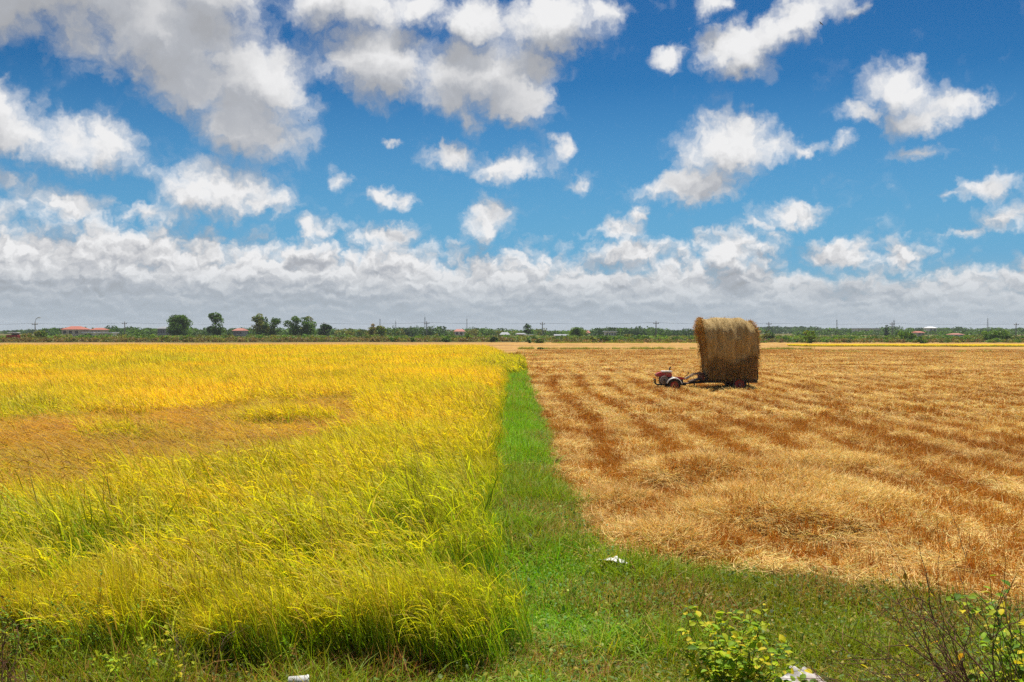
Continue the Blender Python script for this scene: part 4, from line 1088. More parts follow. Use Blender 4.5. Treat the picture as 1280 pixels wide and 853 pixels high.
# ---------------------------------------------------------------- the walking tractor, its trailer and the load of hay
YR = 40.4
def X(px): return (px - 640) / F_PX * YR
def Zr(py): return CAM_H - (py - 413) / F_PX * YR
def walking_tractor():
    ox = X(843); zg = float(gz(ox, YR + 0.4)) - 0.03
    r = thing('walking_tractor', 'red two-wheeled walking tractor with long handlebars hitched before the hay trailer', 'walking tractor', (ox, YR + 0.45, zg))
    fy = -0.36
    for s in (-1, 1): wheel(r, 0, 0.42 * s, 0.25, 0.25, 0.16, M_RED)
    for s in (-1, 1):      # mudguards arching over the wheels
        bm = bmesh.new(); V = []
        for i in range(13):
            a = R(12 + i * 12.5); V.append([bm.verts.new((math.cos(a) * rr, 0.42 * s + yy, 0.25 + math.sin(a) * rr)) for rr, yy in ((0.315, -0.12), (0.345, 0.0), (0.315, 0.12), (0.300, 0.12), (0.328, 0.0), (0.300, -0.12))])
        for A, Bq in zip(V, V[1:]):
            for j in range(6): bm.faces.new((A[j], A[(j + 1) % 6], Bq[(j + 1) % 6], Bq[j]))
        bm.faces.new(V[0]); bm.faces.new(V[-1][::-1])
        bm_obj('fender', bm, M_GALV, r)
    # frame rails and the bent front bumper
    bm = bmesh.new()
    for y in (-0.16, 0.16): tube_bm(bm, [(-0.66, y, 0.27), (-0.2, y, 0.26), (0.38, y, 0.30)], 0.028, 6)
    box(bm, -0.05, 0.05, -0.34, 0.34, 0.20, 0.30)
    bm_obj('chassis', bm, M_BLACK, r)
    bm = bmesh.new(); 
    for y in (-0.2, 0.2): tube_bm(bm, [(-0.45, y, 0.27), (-0.66, y, 0.28), (-0.73, y, 0.33), (-0.745, y, 0.52)], 0.024, 6)
    tube_bm(bm, [(-0.745, -0.2, 0.49), (-0.745, 0.2, 0.49)], 0.024, 6)
    bm_obj('bumper', bm, M_BLACK, r)
    # engine block, tank hood, flywheel
    en = box_obj('engine', (-0.55, 0.02, -0.2, 0.2, 0.31, 0.60), M_BLACK, r, 0.03)
    box_obj('cylinder_head', (0.022, 0.14, -0.12, 0.12, 0.36, 0.55), M_GREY, en, 0.02)
    bm = bmesh.new(); prof = [(-0.70, 0.60), (-0.705, 0.68), (-0.66, 0.745), (-0.55, 0.785), (-0.10, 0.785), (-0.06, 0.75), (-0.05, 0.60)]
    A = [bm.verts.new((x, -0.21, z)) for x, z in prof]; Bv = [bm.verts.new((x, 0.21, z)) for x, z in prof]
    bm.faces.new(A[::-1]); bm.faces.new(Bv)
    for i in range(len(prof)): bm.faces.new((A[i], A[(i + 1) % len(prof)], Bv[(i + 1) % len(prof)], Bv[i]))
    bmesh.ops.bevel(bm, geom=list(bm.edges), offset=0.018, segments=2, affect='EDGES')
    hd = bm_obj('hood', bm, M_RED, r)
    box_obj('tank_cover', (-0.47, -0.035, -0.20, 0.20, 0.787, 0.845), M_WHITEP, hd, 0.022)
    box_obj('headlamp', (-0.735, -0.708, -0.08, 0.08, 0.64, 0.72), M_GALV, hd, 0.008)
    bm = bmesh.new(); lathe_bm(bm, [(0.05, -0.03), (0.12, -0.02), (0.135, -0.045), (0.17, -0.045), (0.175, 0.03), (0.12, 0.03), (0.05, 0.03)], (-0.39, fy + 0.05, 0.47), 32)
    fw = bm_obj('flywheel', bm, M_GREY, r)
    bm = bmesh.new(); lathe_bm(bm, [(0.004, -0.05), (0.045, -0.045), (0.048, 0.03), (0.004, 0.03)], (-0.39, fy + 0.05, 0.47), 20); bm_obj('pulley', bm, M_BLACK, fw)
    bm = bmesh.new(); tube_bm(bm, [(-0.1, 0.12, 0.78), (-0.1, 0.14, 0.95), (-0.04, 0.16, 1.0)], 0.028, 8); bm_obj('exhaust', bm, M_BLACK, r)
    # gear case, red belt guard, handlebars
    bm = bmesh.new(); box(bm, 0.10, 0.42, -0.14, 0.14, 0.24, 0.50, 0.03); bm_obj('gearbox', bm, M_BLACK, r)
    bm = bmesh.new(); vs = [bm.verts.new((x, y, z)) for y in (-0.26, -0.17) for x, z in ((0.03, 0.52), (0.05, 0.62), (0.40, 0.585), (0.52, 0.52), (0.40, 0.49))]
    bm.faces.new(vs[:5]); bm.faces.new(vs[5:][::-1])
    for i in range(5): bm.faces.new((vs[i], vs[(i + 1) % 5], vs[5 + (i + 1) % 5], vs[5 + i]))
    bm_obj('belt_guard', bm, M_RED, r)
    bm = bmesh.new()
    for s in (-1, 1): tube_bm(bm, [(0.30, 0.10 * s, 0.48), (0.55, 0.15 * s, 0.52), (0.80, 0.22 * s, 0.66), (0.96, 0.27 * s, 0.73), (1.10, 0.30 * s, 0.73)], 0.022, 8)
    tube_bm(bm, [(0.66, -0.19, 0.585), (0.66, 0.19, 0.585)], 0.018, 6)
    hb = bm_obj('handlebar', bm, M_GREY, r)
    for s in (-1, 1):
        bm = bmesh.new(); tube_bm(bm, [(1.07, 0.297 * s, 0.731), (1.15, 0.31 * s, 0.72), (1.22, 0.32 * s, 0.69)], 0.030, 8); bm_obj('grip', bm, M_BLACK, hb)
        bm = bmesh.new(); tube_bm(bm, [(1.0, 0.28 * s, 0.70), (1.08, 0.30 * s, 0.665), (1.17, 0.31 * s, 0.645)], 0.010, 6); bm_obj('clutch_lever', bm, M_GREY, hb)
    bm = bmesh.new(); tube_bm(bm, [(0.42, 0.0, 0.50), (0.60, 0.0, 0.68), (0.66, 0, 0.74)], 0.012, 6); tube_bm(bm, [(0.655, 0, 0.735), (0.68, 0, 0.765)], 0.026, 8); bm_obj('gear_lever', bm, M_BLACK, r)
    box_obj('hitch', (0.422, 0.56, -0.07, 0.07, 0.23, 0.36), M_BLACK, r, 0.015)
walking_tractor()
def trailer():
    ox = X(917); zg = float(gz(ox, YR + 0.5)) - 0.03
    r = thing('hay_trailer', 'low black flatbed farm trailer with red wheels under the hay load', 'trailer', (ox, YR + 0.78, zg))
    x0, x1 = X(884) - ox, X(948) - ox
    ax = X(924.5) - ox
    for s in (-1, 1): wheel(r, ax, 0.72 * s, 0.30, 0.30, 0.17, M_RED)
    bm = bmesh.new(); tube_bm(bm, [(ax, -0.62, 0.30), (ax, 0.62, 0.30)], 0.04, 8); bm_obj('axle', bm, M_BLACK, r)
    bm = bmesh.new()
    for y in (-0.55, -0.2, 0.2, 0.55): box(bm, x0 - 0.05, x1 + 0.02, y - 0.035, y + 0.035, 0.352, 0.42)
    for x in np.linspace(x0, x1 - 0.06, 6): box(bm, x, x + 0.06, -0.61, 0.61, 0.422, 0.465)
    bm_obj('frame', bm, M_BLACK, r)
    bm = bmesh.new(); n = 8
    for i in range(n):
        y = -0.62 + 1.24 * i / n; box(bm, x0 - 0.08, x1 + 0.03, y + 0.004, y + 1.24 / n - 0.004, 0.467, 0.497)
    bm_obj('bed', bm, M_WOOD, r)
    bm = bmesh.new(); hx = X(861.5) - ox
    for s in (-1, 1): tube_bm(bm, [(x0 + 0.1, 0.45 * s, 0.38), (x0 - 0.25, 0.25 * s, 0.35), (x0 - 0.6, 0.05 * s, 0.315), (hx, 0.0, 0.295)], 0.034, 6)
    bm_obj('drawbar', bm, M_BLACK, r)
    bm = bmesh.new(); tube_bm(bm, [(hx + 0.36, 0.02, 0.30), (hx + 0.36, 0.02, 0.14)], 0.03, 8); tube_bm(bm, [(hx + 0.36, 0.02, 0.31), (hx + 0.36, 0.02, 0.50)], 0.015, 6); bm_obj('jack_stand', bm, M_BLACK, r)
    box_obj('front_board', (x0 - 0.14, x0 - 0.085, -0.60, 0.60, 0.469, 0.76), M_WOODR, r, 0.008)
    bm = bmesh.new(); vs = [bm.verts.new(q) for q in ((x0 - 0.62, -0.28, 0.365), (x0 - 0.62, 0.28, 0.365), (x0 - 0.145, 0.5, 0.47), (x0 - 0.145, -0.5, 0.47), (x0 - 0.62, -0.28, 0.395), (x0 - 0.62, 0.28, 0.395), (x0 - 0.145, 0.5, 0.52), (x0 - 0.145, -0.5, 0.52))]
    for f in ((0, 1, 2, 3), (4, 7, 6, 5), (0, 4, 5, 1), (1, 5, 6, 2), (2, 6, 7, 3), (3, 7, 4, 0)): bm.faces.new([vs[i] for i in f])
    bm_obj('footboard', bm, M_WOOD, r)
    bm = bmesh.new(); box(bm, x1 - 0.02, x1 + 0.028, -0.66, -0.60, 0.50, 0.95); box(bm, x1 - 0.02, x1 + 0.028, 0.60, 0.66, 0.50, 0.95); bm_obj('tail_post', bm, M_BLACK, r)
    for s in (-1, 1):
        bm = bmesh.new(); tube_bm(bm, [(X(937) - ox, 0.6 * s, 0.35), (X(938) - ox, 0.63 * s, 0.17)], 0.022, 6); bm_obj('support_leg', bm, M_BLACK, r)
trailer()

def straw_strands(rng, P, az, e0, L, w, c, jit=0.2, bend=-40, seg=4):
    n = len(P)
    V, Q, _, _, _ = ribbons(P, az, e0, R(rng.normal(bend, 35, n)), L, w, seg, [0.9, 1, 1, 0.8, 0.4][:seg + 1], curl=rng.normal(0, 0.9, n), twist=rng.uniform(-1.2, 1.2, n))
    return V, Q, ribbon_cols(n, seg, np.asarray(c) * 0.9, c, jit, rng)
def hay_load():
    x0, x1 = X(880.5), X(950)
    z0, z1 = 0.50, Zr(397)
    cy = YR + 0.82; hd = 0.86
    r = thing('hay_load', 'towering load of netted hay bales on the low trailer behind the red walking tractor', 'hay load', ((x0 + x1) / 2, cy, z0))
    cx = (x0 + x1) / 2; H = z1 - z0; rng = np.random.default_rng(88)
    nx, na = 56, 72
    def prof(a):        # outline from the front foot over the top to the back foot: t in 0..1
        t = a
        hs = H - hd * 0.86
        if t < 0.36: return -1.0, (t / 0.36) * hs / H
        if t > 0.64: return 1.0, ((1 - t) / 0.36) * hs / H
        th = math.pi * (t - 0.36) / 0.28
        return -math.cos(th), (hs + math.sin(th) * hd * 0.86) / H
    def surf(u, a, puff=0.0):
        s, zf = prof(a)
        ends = 1 - 0.10 * (abs(2 * u - 1)) ** 6
        wid = (0.86 + 0.16 * math.sin(zf * 3.0)) * ends
        # the load is wider at the top than where it stands; it sags to the right
        xl = x0 + 0.22 - 0.30 * zf ** 1.4 + 0.9 * max(0, zf - 0.86) ** 1.2; xr = x1 - 0.13 + 0.09 * math.sin(zf * 2.6) - 1.1 * max(0.0, zf - 0.78) ** 1.25
        zz = H * zf * (1 - 0.045 * u ** 2 * zf - 0.02 * (1 - u) ** 4 * zf)
        n1 = float(vnoise(u * 6 + 3, a * 9 + zf, 1.0, 61)) - 0.5; n2 = float(vnoise(u * 22, a * 30, 1.0, 62)) - 0.5
        rib = float(vnoise(u * 16 + 0.9 * zf, zf * 1.4, 1.0, 64)) - 0.5
        k = 1 + 0.26 * n1 + 0.08 * n2 + 0.09 * rib * (zf > 0.3) - 0.05 * (0.30 < zf < 0.34)
        return Vector((xl + (xr - xl) * u - cx, s * hd * wid * k + (0.0), zz + 0.16 * n1 * zf))
    # netted body
    V = [surf(i / (nx - 1), j / (na - 1)) for i in range(nx) for j in range(na)]
    Q = [(i * na + j, i * na + j + 1, (i + 1) * na + j + 1, (i + 1) * na + j) for i in range(nx - 1) for j in range(na - 1)]
    c0 = len(V); V += [Vector((V[0].x + 0.05, 0, H * 0.5)), Vector((V[(nx - 1) * na].x - 0.05, 0, H * 0.5))]
    T = [(c0, j, j + 1) for j in range(na - 1)] + [(c0, na - 1, 0)]
    T += [(c0 + 1, (nx - 1) * na + j + 1, (nx - 1) * na + j) for j in range(na - 1)] + [(c0 + 1, (nx - 1) * na, (nx - 1) * na + na - 1)]
    me = bpy.data.meshes.new('netted_bales'); me.from_pydata([tuple(v) for v in V], [], [tuple(q)[::-1] for q in Q] + [q[::-1] for q in T])
    for p in me.polygons: p.use_smooth = True
    m, t = new_mat('netted_hay')
    tc = t.n('ShaderNodeTexCoord'); P = tc.outputs['Object']
    st = t.noise(t.vm('MULTIPLY', P, (9.0, 3.0, 0.9)), 1.6, 5.0, 0.6)
    fi = t.n('ShaderNodeTexNoise'); t.put(fi.inputs['Vector'], t.vm('MULTIPLY', P, (14, 14, 5))); fi.inputs['Scale'].default_value = 3.0; fi.inputs['Detail'].default_value = 5
    nz = t.n('ShaderNodeTexNoise'); t.put(nz.inputs['Vector'], t.vm('MULTIPLY', P, (7.0, 2.0, 0.7))); nz.inputs['Scale'].default_value = 1.3; nz.inputs['Detail'].default_value = 4; nz.inputs['Roughness'].default_value = 0.6
    c = t.mix(t.mr(nz.outputs[0], 0.35, 0.65), (0.40, 0.265, 0.09), (0.66, 0.465, 0.20))
    c = t.mix(t.mr(fi.outputs[0], 0.35, 0.7), t.vm('SCALE', c, c=0.72), c)
    p = t.n('ShaderNodeBsdfPrincipled'); t.put(p.inputs['Base Color'], c); p.inputs['Roughness'].default_value = 0.8; p.inputs['Specular IOR Level'].default_value = 0.15
    b = t.n('ShaderNodeBump'); b.inputs['Strength'].default_value = 1.0; b.inputs['Distance'].default_value = 0.08
    t.put(b.inputs['Height'], t.m('ADD', nz.outputs[0], t.m('MULTIPLY', fi.outputs[0], 0.6))); t.put(p.inputs['Normal'], b.outputs[0])
    o = t.n('ShaderNodeOutputMaterial'); t.put(o.inputs[0], p.outputs[0])
    body = link('netted_bales', me, m, r)
    # loose straw: hanging skirt below, bunches that burst out at both ends, stray wisps
    def strands(name, pts, az, e0, L, w, cols, bend, parent, jit=0.22):
        V, Q, K = straw_strands(rng, np.array(pts), az, e0, L, w, cols, jit, bend)
        return link(name, np_mesh(name, V, Q, K, MAT_STRAW), None, parent)
    n = 5200
    pts = []; az = []
    for _ in range(n):
        u = rng.random(); lo = rng.random() < 0.5
        zlim = 0.155 + 0.03 * math.sin(u * 9) + 0.05 * max(0, u - 0.5)
        a = rng.random() * zlim if lo else 1 - rng.random() * zlim
        v = surf(u, a); pts.append(v); az.append((-math.pi / 2 if lo else math.pi / 2) + rng.normal(0, 0.9))
    cols = np.where(rng.random((n, 1)) < 0.6, np.array([[0.62, 0.45, 0.17]]), np.array([[0.36, 0.24, 0.075]]))
    strands('straw_skirt', pts, np.array(az), R(rng.normal(-25, 40, n)), rng.normal(0.18, 0.05, n), 0.012, cols, -45, r)
    for side, nn in ((0, 4200), (1, 3600)):
        pts = []; az = []; e = []
        for _ in range(nn):
            a = rng.uniform(0.02, 0.98); rr = rng.random() ** 0.5
            if rng.random() < 0.5: a = rng.uniform(0.38, 0.62)
            v = surf(0.0 if side == 0 else 1.0, a); c = Vector((v.x, 0, H * 0.62))
            q = c.lerp(v, 0.25 + 0.78 * rr); q.x += rng.normal(0, 0.05) + (-0.01 if side == 0 else 0.0)
            pts.append(q); az.append((math.pi if side == 0 else 0) + rng.normal(0, 1.0)); e.append(R(rng.normal(0, 40)))
        cols = np.where(rng.random((nn, 1)) < 0.7, np.array([[0.66, 0.43, 0.10]]), np.array([[0.36, 0.21, 0.05]]))
        strands('bale_end', pts, np.array(az), np.array(e), rng.normal(0.11, 0.035, nn), 0.012, cols, -40, r)
    n = 900; pts = []; az = []; e = []
    for _ in range(n):
        u = rng.random(); a = rng.uniform(0.02, 0.98); s, zf = prof(a); v = surf(u, a); pts.append(v)
        az.append((-math.pi / 2 if a < 0.5 else math.pi / 2) + rng.normal(0, 1.2)); e.append(R(rng.normal(30 if zf > 0.85 else -35, 30)))
    cols = np.where(rng.random((n, 1)) < 0.6, np.array([[0.56, 0.40, 0.17]]), np.array([[0.30, 0.19, 0.06]]))
    strands('stray_straw', pts, np.array(az), np.array(e), rng.normal(0.12, 0.04, n), 0.008, cols, -30, r)
hay_load()

# ---------------------------------------------------------------- birds
def bird(label, px, py, Y, span, rz, bank):
    p = at(px, py, Y); bm = bmesh.new()
    prof = [(-0.5, 0.004), (-0.36, 0.03), (-0.1, 0.075), (0.15, 0.085), (0.32, 0.05), (0.40, 0.055), (0.47, 0.03), (0.53, 0.004)]
    tube_bm(bm, [(x * 0.5 * span, 0, 0.01 * math.sin(x * 4)) for x, _ in prof], [q * span for _, q in prof], 8)
    body = bmesh.new()
    for s in (-1, 1):
        L = [(0.12, 0.06, 0.0), (0.17, 0.25, 0.05), (0.10, 0.42, 0.04), (-0.08, 0.55, -0.01), (-0.06, 0.40, 0.035), (-0.10, 0.22, 0.045), (-0.10, 0.05, 0.0)]
        up = [bm.verts.new((x * span, y * s * span, z * span + 0.006 * span)) for x, y, z in L]; dn = [bm.verts.new((x * span, y * s * span, z * span - 0.006 * span)) for x, y, z in L]
        bm.faces.new(up); bm.faces.new(dn[::-1])
        for i in range(len(L)): bm.faces.new((up[i], up[(i + 1) % len(L)], dn[(i + 1) % len(L)], dn[i]))
    T = [(-0.22, -0.02), (-0.42, -0.09), (-0.38, 0.0), (-0.42, 0.09), (-0.22, 0.02)]
    up = [bm.verts.new((x * span, y * span, 0.006 * span)) for x, y in T]; dn = [bm.verts.new((x * span, y * span, -0.006 * span)) for x, y in T]
    bm.faces.new(up); bm.faces.new(dn[::-1])
    for i in range(5): bm.faces.new((up[i], up[(i + 1) % 5], dn[(i + 1) % 5], dn[i]))
    body.free()
    o = bm_obj('bird', bm, M_BLACK); o.location = p; o.rotation_euler = (bank, R(-25), rz)
    tag(o, label, 'bird', 'birds in flight')
bird('small dark bird gliding before the slanting cloud, larger of the two', 1025, 31, 60, 0.34, R(35), R(55))
bird('tiny dark bird, a speck right of the great grey cloud', 386.5, 151.5, 110, 0.30, R(150), R(35))

# ---------------------------------------------------------------- the plants and litter at the near verge
MAT_LEAF2 = plant_mat('shrub_leaves', trans=0.45, tone=0.0, rough=0.6, spec=0.15)
MAT_TWIG = solid_mat('dry_twig', (0.17, 0.085, 0.055), 0.85, var=0.4, scale=30, spec=0.15)
MAT_STEM = solid_mat('green_stem', (0.12, 0.13, 0.04), 0.7, var=0.3, scale=30, spec=0.2)

def leaf_geo(G, p, d, nrm, L, W, col):
    """one leaf blade: pointed oval, folded a little along its midrib and bent down"""
    d = d.normalized(); s = d.cross(nrm).normalized(); n = s.cross(d).normalized()
    V = []
    for t, w in ((0.0, 0.0), (0.22, 0.72), (0.5, 1.0), (0.78, 0.62), (1.0, 0.0)):
        c = p + d * (L * t) - n * (L * 0.22 * t * t)
        V += [c + s * (w * W / 2) + n * (0.18 * w * W), c, c - s * (w * W / 2) + n * (0.18 * w * W)]
    Q = []
    for k in range(4):
        a = k * 3
        Q += [(a, a + 1, a + 4, a + 3), (a + 1, a + 2, a + 5, a + 4)]
    G.add([tuple(v) for v in V], Q, col)

def branch_path(rng, p, d, L, n=6, droop=0.0, wob=0.18):
    pts = [p.copy()]; d = d.normalized()
    for _ in range(n):
        d = (d + Vector(rng.normal(0, wob, 3)) + Vector((0, 0, -droop))).normalized()
        pts.append(pts[-1] + d * (L / n))
    return pts

def leafy_plant(name, label, cat, foot, shoots, H, spread, leafL, cols, seed, per=12, group=None, stem_r=0.006, twiggy=0.0, lean=(0, 0), leafW=0.62, side=0.5):
    rng = np.random.default_rng(seed)
    r = thing(name, label, cat, foot, 0, group)
    S = Geo(); G = Geo()
    for i in range(shoots):
        a = rng.uniform(0, 6.283); o = abs(rng.normal(0, 0.5)) * spread
        d = Vector((math.cos(a) * o / H + lean[0], math.sin(a) * o / H + lean[1], 1.0))
        L = H * rng.uniform(0.55, 1.08)
        pts = branch_path(rng, Vector((math.cos(a) * 0.03, math.sin(a) * 0.03, -0.03)), d, L, 7, 0.03)
        tube_geo(S, pts, [stem_r * (1 - 0.75 * k / 7) for k in range(8)], (1, 1, 1), 5)
        subs = [pts]
        for k in (2, 3, 4, 5, 6):
            if rng.random() < side:
                dd = (pts[k] - pts[k - 1]).normalized() + Vector(rng.normal(0, 0.8, 3))
                sp = branch_path(rng, pts[k], dd, L * rng.uniform(0.2, 0.4), 4, 0.02)
                tube_geo(S, sp, [stem_r * 0.5 * (1 - 0.7 * q / 4) for q in range(5)], (1, 1, 1), 4); subs.append(sp)
        for sp in subs:
            for q in range(per if sp is pts else per // 2):
                if rng.random() < twiggy: continue
                f = rng.uniform(0.25, 1.0) * (len(sp) - 1); k = min(int(f), len(sp) - 2)
                p = sp[k].lerp(sp[k + 1], f - k)
                dd = Vector(rng.normal(0, 1, 3)); dd.z = abs(dd.z) * 0.25 + rng.normal(-0.05, 0.25)
                nn = Vector((rng.normal(0, 0.35), rng.normal(-0.15, 0.35), 1))
                c = np.asarray(cols[rng.integers(0, len(cols))]) * rng.uniform(0.75, 1.25)
                l_ = leafL * rng.uniform(0.55, 1.15)
                leaf_geo(G, p, dd, nn, l_, l_ * leafW, c)
    link('stems', S.mesh('stems', MAT_STEM if twiggy < 0.5 else MAT_TWIG), None, r)
    if G.n: link('leaves', G.mesh('leaves', MAT_LEAF2), None, r)
    return r
YG = (0.46, 0.52, 0.02); LG = (0.27, 0.44, 0.02); DG = (0.12, 0.24, 0.015); YE = (0.68, 0.56, 0.025); BR = (0.35, 0.20, 0.04)
def foot_at(px, py, back=0.0):
    p = ghit(px, py); return Vector((p.x, p.y + back, float(gz(p.x, p.y + back))))

f = at(925, 853, 5.9); f.z = float(gz(f.x, f.y))
leafy_plant('leafy_shrub', 'bushy yellow-green shrub with oval leaves above the crumpled grey-white sheet', 'shrub', f, 38, 0.73, 0.55, 0.060, (YG, LG, DG, YE, LG, YG), 701, 16, stem_r=0.005)
f = at(1290, 853, 5.6); f.z = float(gz(f.x, f.y))
leafy_plant('leafy_shrub', 'green leafy shrub at the right edge behind the bare brown twigs', 'shrub', f, 18, 1.05, 0.50, 0.062, (LG, LG, YG, DG, YE), 702, 11, stem_r=0.006, lean=(-0.1, 0.0))
f = at(868, 853, 6.1); f.z = float(gz(f.x, f.y))
leafy_plant('weed_plant', 'low small-leaved green weed left of the bushy yellow-green shrub', 'weed', f, 9, 0.30, 0.25, 0.032, (LG, DG, YG), 703, 10, stem_r=0.003)
f = at(140, 853, 6.5); f.z = float(gz(f.x, f.y))
leafy_plant('weed_plant', 'broad yellow-green leafy weed at the foot of the rice, far lower left', 'weed', f, 14, 0.36, 0.45, 0.045, (LG, DG, YG, YG), 704, 10, stem_r=0.003)
f = at(207, 850, 6.7); f.z = float(gz(f.x, f.y))
leafy_plant('weed_plant', 'upright pale yellow weed among thin brown stalks at lower left', 'weed', f, 7, 0.46, 0.16, 0.040, (YE, YG, YG), 705, 12, stem_r=0.003)
f = at(60, 800, 7.3); f.z = float(gz(f.x, f.y))
leafy_plant('weed_plant', 'dull green weed at the left edge between the dry stalks and the rice', 'weed', f, 12, 0.42, 0.5, 0.04, (DG, LG, YG, BR), 706, 9, stem_r=0.003)

for (px, H, sp, lab, cols, sd_) in (
    (25, 0.78, 0.34, 'tall dull green weed with small leaves at the left edge, over the dead stalks', (DG, LG, BR, DG), 711),
    (105, 0.66, 0.40, 'dark green weed overgrowing the rice edge right of the left dead stalks', (DG, DG, LG), 712),
    (275, 0.50, 0.32, 'brownish green weed with tiny leaves before the rice, right of the pale yellow weed', (DG, BR, LG), 713),
    (350, 0.42, 0.30, 'low mixed green and brown weed before the rice, left of the foam cup', (LG, BR, DG), 714)):
    f = at(px, 853, 7.0); f.z = float(gz(f.x, f.y))
    leafy_plant('weed_plant', lab, 'weed', f, 15, H, sp, 0.034, cols, sd_, 13, stem_r=0.003, leafW=0.5, side=0.8)

def twig_bush(name, label, cat, foot, n, H, lean, seed, spread=0.5, r0=0.008, group=None, fork=0.8, leaves=0, mat=None, wob=0.14):
    rng = np.random.default_rng(seed)
    r = thing(name, label, cat, foot, 0, group)
    S = Geo(); G = Geo()
    for i in range(n):
        d = Vector((lean[0] + rng.normal(0, spread), lean[1] + rng.normal(0, spread * 0.6), 1.0))
        L = H * rng.uniform(0.5, 1.15) * (1 + 0.4 * abs(lean[0]))
        pts = branch_path(rng, Vector((rng.normal(0, 0.07), rng.normal(0, 0.07), -0.05)), d, L, 8, 0.035, wob)
        w = r0 * rng.uniform(0.6, 1.1)
        tube_geo(S, pts, [w * (1 - 0.8 * k / 8) for k in range(9)], (1, 1, 1), 5)
        for k in range(2, 8):
            if rng.random() < fork:
                dd = (pts[k] - pts[k - 1]).normalized() + Vector(rng.normal(0, 0.5, 3))
                sp = branch_path(rng, pts[k], dd, L * rng.uniform(0.15, 0.42), 5, 0.02, wob * 1.2)
                tube_geo(S, sp, [w * 0.55 * (1 - 0.7 * q / 5) for q in range(6)], (1, 1, 1), 4)
        for _ in range(leaves):
            if rng.random() < 0.5:
                p = pts[rng.integers(4, 9)]
                leaf_geo(G, p, Vector(rng.normal(0, 1, 3)), Vector((rng.normal(0, .4), -.2, 1)), 0.05, 0.03, (YE, YG, (0.60, 0.33, 0.02))[rng.integers(0, 3)])
    link('branches', S.mesh('branches', mat or MAT_TWIG), None, r)
    if G.n: link('leaves', G.mesh('leaves', MAT_LEAF2), None, r)
    return r
f = at(1262, 853, 5.2); f.z = float(gz(f.x, f.y)) - 0.05
twig_bush('twiggy_bush', 'bare dark brown twiggy bush with a few yellow leaves at lower right', 'bush', f, 64, 0.86, (-0.85, 0.05), 721, 0.50, 0.0048, leaves=1)
f = at(1335, 853, 5.0); f.z = float(gz(f.x, f.y))
twig_bush('bare_shrub', 'long thin arching bare branches reaching in from the right edge', 'bush', f, 9, 0.85, (-0.85, 0.1), 722, 0.30, 0.0085, fork=0.6)
f = at(15, 853, 6.0); f.z = float(gz(f.x, f.y)) - 0.05
twig_bush('dry_stalks', 'reddish brown bare dead stalks at the lower left corner', 'dead plant', f, 16, 0.62, (-0.15, 0.0), 723, 0.28, 0.006)
f = at(232, 853, 6.7); f.z = float(gz(f.x, f.y))
twig_bush('dry_stalks', 'thin pale brown dry stalks before the rice at lower left', 'dead plant', f, 16, 0.52, (0.1, 0.0), 724, 0.34, 0.0035, mat=solid_mat('pale_twig', (0.30, 0.19, 0.12), 0.85, var=0.3, scale=30))
f = at(430, 838, 7.05); f.z = float(gz(f.x, f.y))
twig_bush('dry_stalks', 'low tangle of reddish dry stalks under the front of the rice', 'dead plant', f, 26, 0.34, (0.0, 0.0), 725, 0.7, 0.0030, mat=solid_mat('red_twig', (0.24, 0.11, 0.055), 0.85, var=0.3, scale=30))
f = at(1180, 853, 6.0); f.z = float(gz(f.x, f.y))
twig_bush('dry_stalks', 'grey-brown thorny dead stems leaning left over the grass at lower right', 'dead plant', f, 14, 0.50, (-0.9, 0.1), 726, 0.40, 0.0042, mat=solid_mat('grey_twig', (0.22, 0.16, 0.12), 0.85, var=0.3, scale=30))

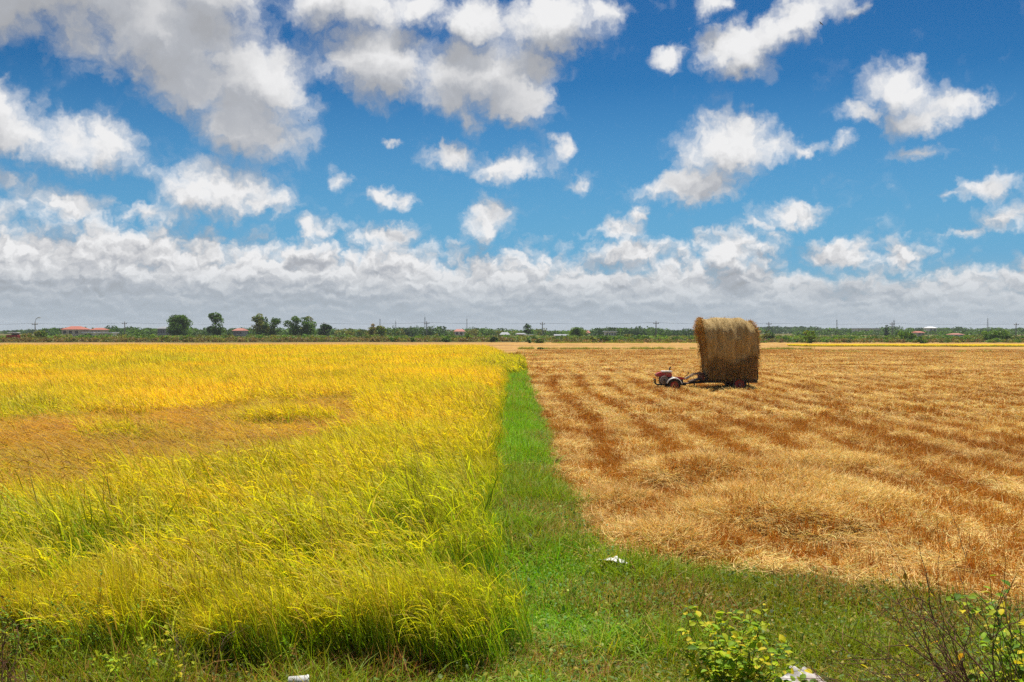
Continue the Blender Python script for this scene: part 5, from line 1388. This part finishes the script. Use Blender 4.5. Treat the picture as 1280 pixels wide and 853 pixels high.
# litter
M_PLASTIC = solid_mat('white_plastic', (0.72, 0.71, 0.69), 0.4, spec=0.4, var=0.1, scale=12)
M_SHEET = solid_mat('dirty_sheet', (0.50, 0.47, 0.45), 0.7, spec=0.2, var=0.15, scale=10, dirt=(0.36, 0.28, 0.22))
def crumpled(name, label, cat, loc, sx, sy, h, seed, mat, rz=0.0):
    n = 26; V = []; rng = np.random.default_rng(seed)
    g = np.linspace(-1, 1, n)
    A, Bq = np.meshgrid(g, g, indexing='ij')
    rad = 1 - 0.28 * vnoise(A * 1.5 + 5, Bq * 1.5 + 5, 1.0, seed)
    ridge = np.abs(vnoise(A * 2.2 + 3, Bq * 2.2 + 3, 1.0, seed + 1) - 0.5) * 2
    Z = h * (0.18 + 0.9 * np.clip(1 - A ** 2 - 0.8 * Bq ** 2, 0, 1) * (0.55 + 0.5 * ridge) + 0.12 * (vnoise(A * 5 + 9, Bq * 5 + 9, 1.0, seed + 2) - 0.5))
    V = np.stack([A * sx * rad, Bq * sy * rad, Z], -1).reshape(-1, 3)
    V2 = V - np.array([0, 0, 0.004])
    i = (np.arange(n - 1)[:, None] * n + np.arange(n - 1)[None]).ravel()
    Q = np.stack([i, i + n, i + n + 1, i + 1], 1)
    Q2 = Q[:, ::-1] + n * n
    edge = [k for k in range(n)] + [k * n + n - 1 for k in range(1, n)] + [(n - 1) * n + k for k in range(n - 2, -1, -1)] + [k * n for k in range(n - 2, 0, -1)]
    E = np.array([(a, b, b + n * n, a + n * n) for a, b in zip(edge, edge[1:] + edge[:1])])
    me = np_mesh(name, np.concatenate([V, V2]), np.concatenate([Q, Q2, E]), None, mat)
    o = link(name, me, None, loc=loc); o.rotation_euler = (R(-14), 0, rz)
    return tag(o, label, cat)
p = ghit(769, 717); crumpled('plastic_bag', 'crumpled white plastic scrap on the green bund beside the straw', 'plastic bag', p + Vector((0, 0, 0.10)), 0.16, 0.11, 0.07, 31, M_PLASTIC, R(-30))
p = at(1003, 845, 6.3); p.z = float(gz(p.x, p.y)) + 0.13
crumpled('crumpled_sheet', 'crumpled grey-white dirty sheet on the grass behind the bushy yellow-green shrub', 'sheet', p, 0.20, 0.17, 0.14, 41, M_SHEET, R(15))
def cup():
    p = at(371, 846, 6.40); p.z = float(gz(p.x, p.y)) + 0.15
    r = thing('foam_cup', 'small white foam cup lying on the grass at the bottom edge before the rice', 'cup', p)
    r.rotation_euler = (R(100), 0, R(110))
    bm = bmesh.new(); rings = []
    prof = [(0.030, -0.06), (0.045, 0.055), (0.049, 0.058), (0.049, 0.064), (0.042, 0.062), (0.028, -0.054)]
    for s in range(28):
        th = 2 * math.pi * s / 28; rings.append([bm.verts.new((math.cos(th) * a, math.sin(th) * a, z)) for a, z in prof])
    for s in range(28):
        A, Bq = rings[s], rings[(s + 1) % 28]
        for k in range(len(prof) - 1): bm.faces.new((A[k], A[k + 1], Bq[k + 1], Bq[k]))
    bm.faces.new([q[0] for q in rings][::-1]); bm.faces.new([q[-1] for q in rings])
    bm_obj('cup_body', bm, M_PLASTIC, r, True)
cup()

# ---------------------------------------------------------------- the air
def air():
    x0, x1, y0, y1, z0, z1 = -3050.0, 3050.0, -60.0, 4050.0, -2.0, 24.0
    bm = bmesh.new(); box(bm, x0, x1, y0, y1, z0, z1)
    m, t = new_mat('haze')
    v = t.n('ShaderNodeVolumePrincipled')
    v.inputs['Color'].default_value = (0.80, 0.87, 0.95, 1); v.inputs['Density'].default_value = HAZE; v.inputs['Anisotropy'].default_value = 0.2
    o = t.n('ShaderNodeOutputMaterial'); t.put(o.inputs['Volume'], v.outputs[0])
    h = bm_obj('haze', bm, m); h['kind'] = 'stuff'
HAZE = 0.00016
air()
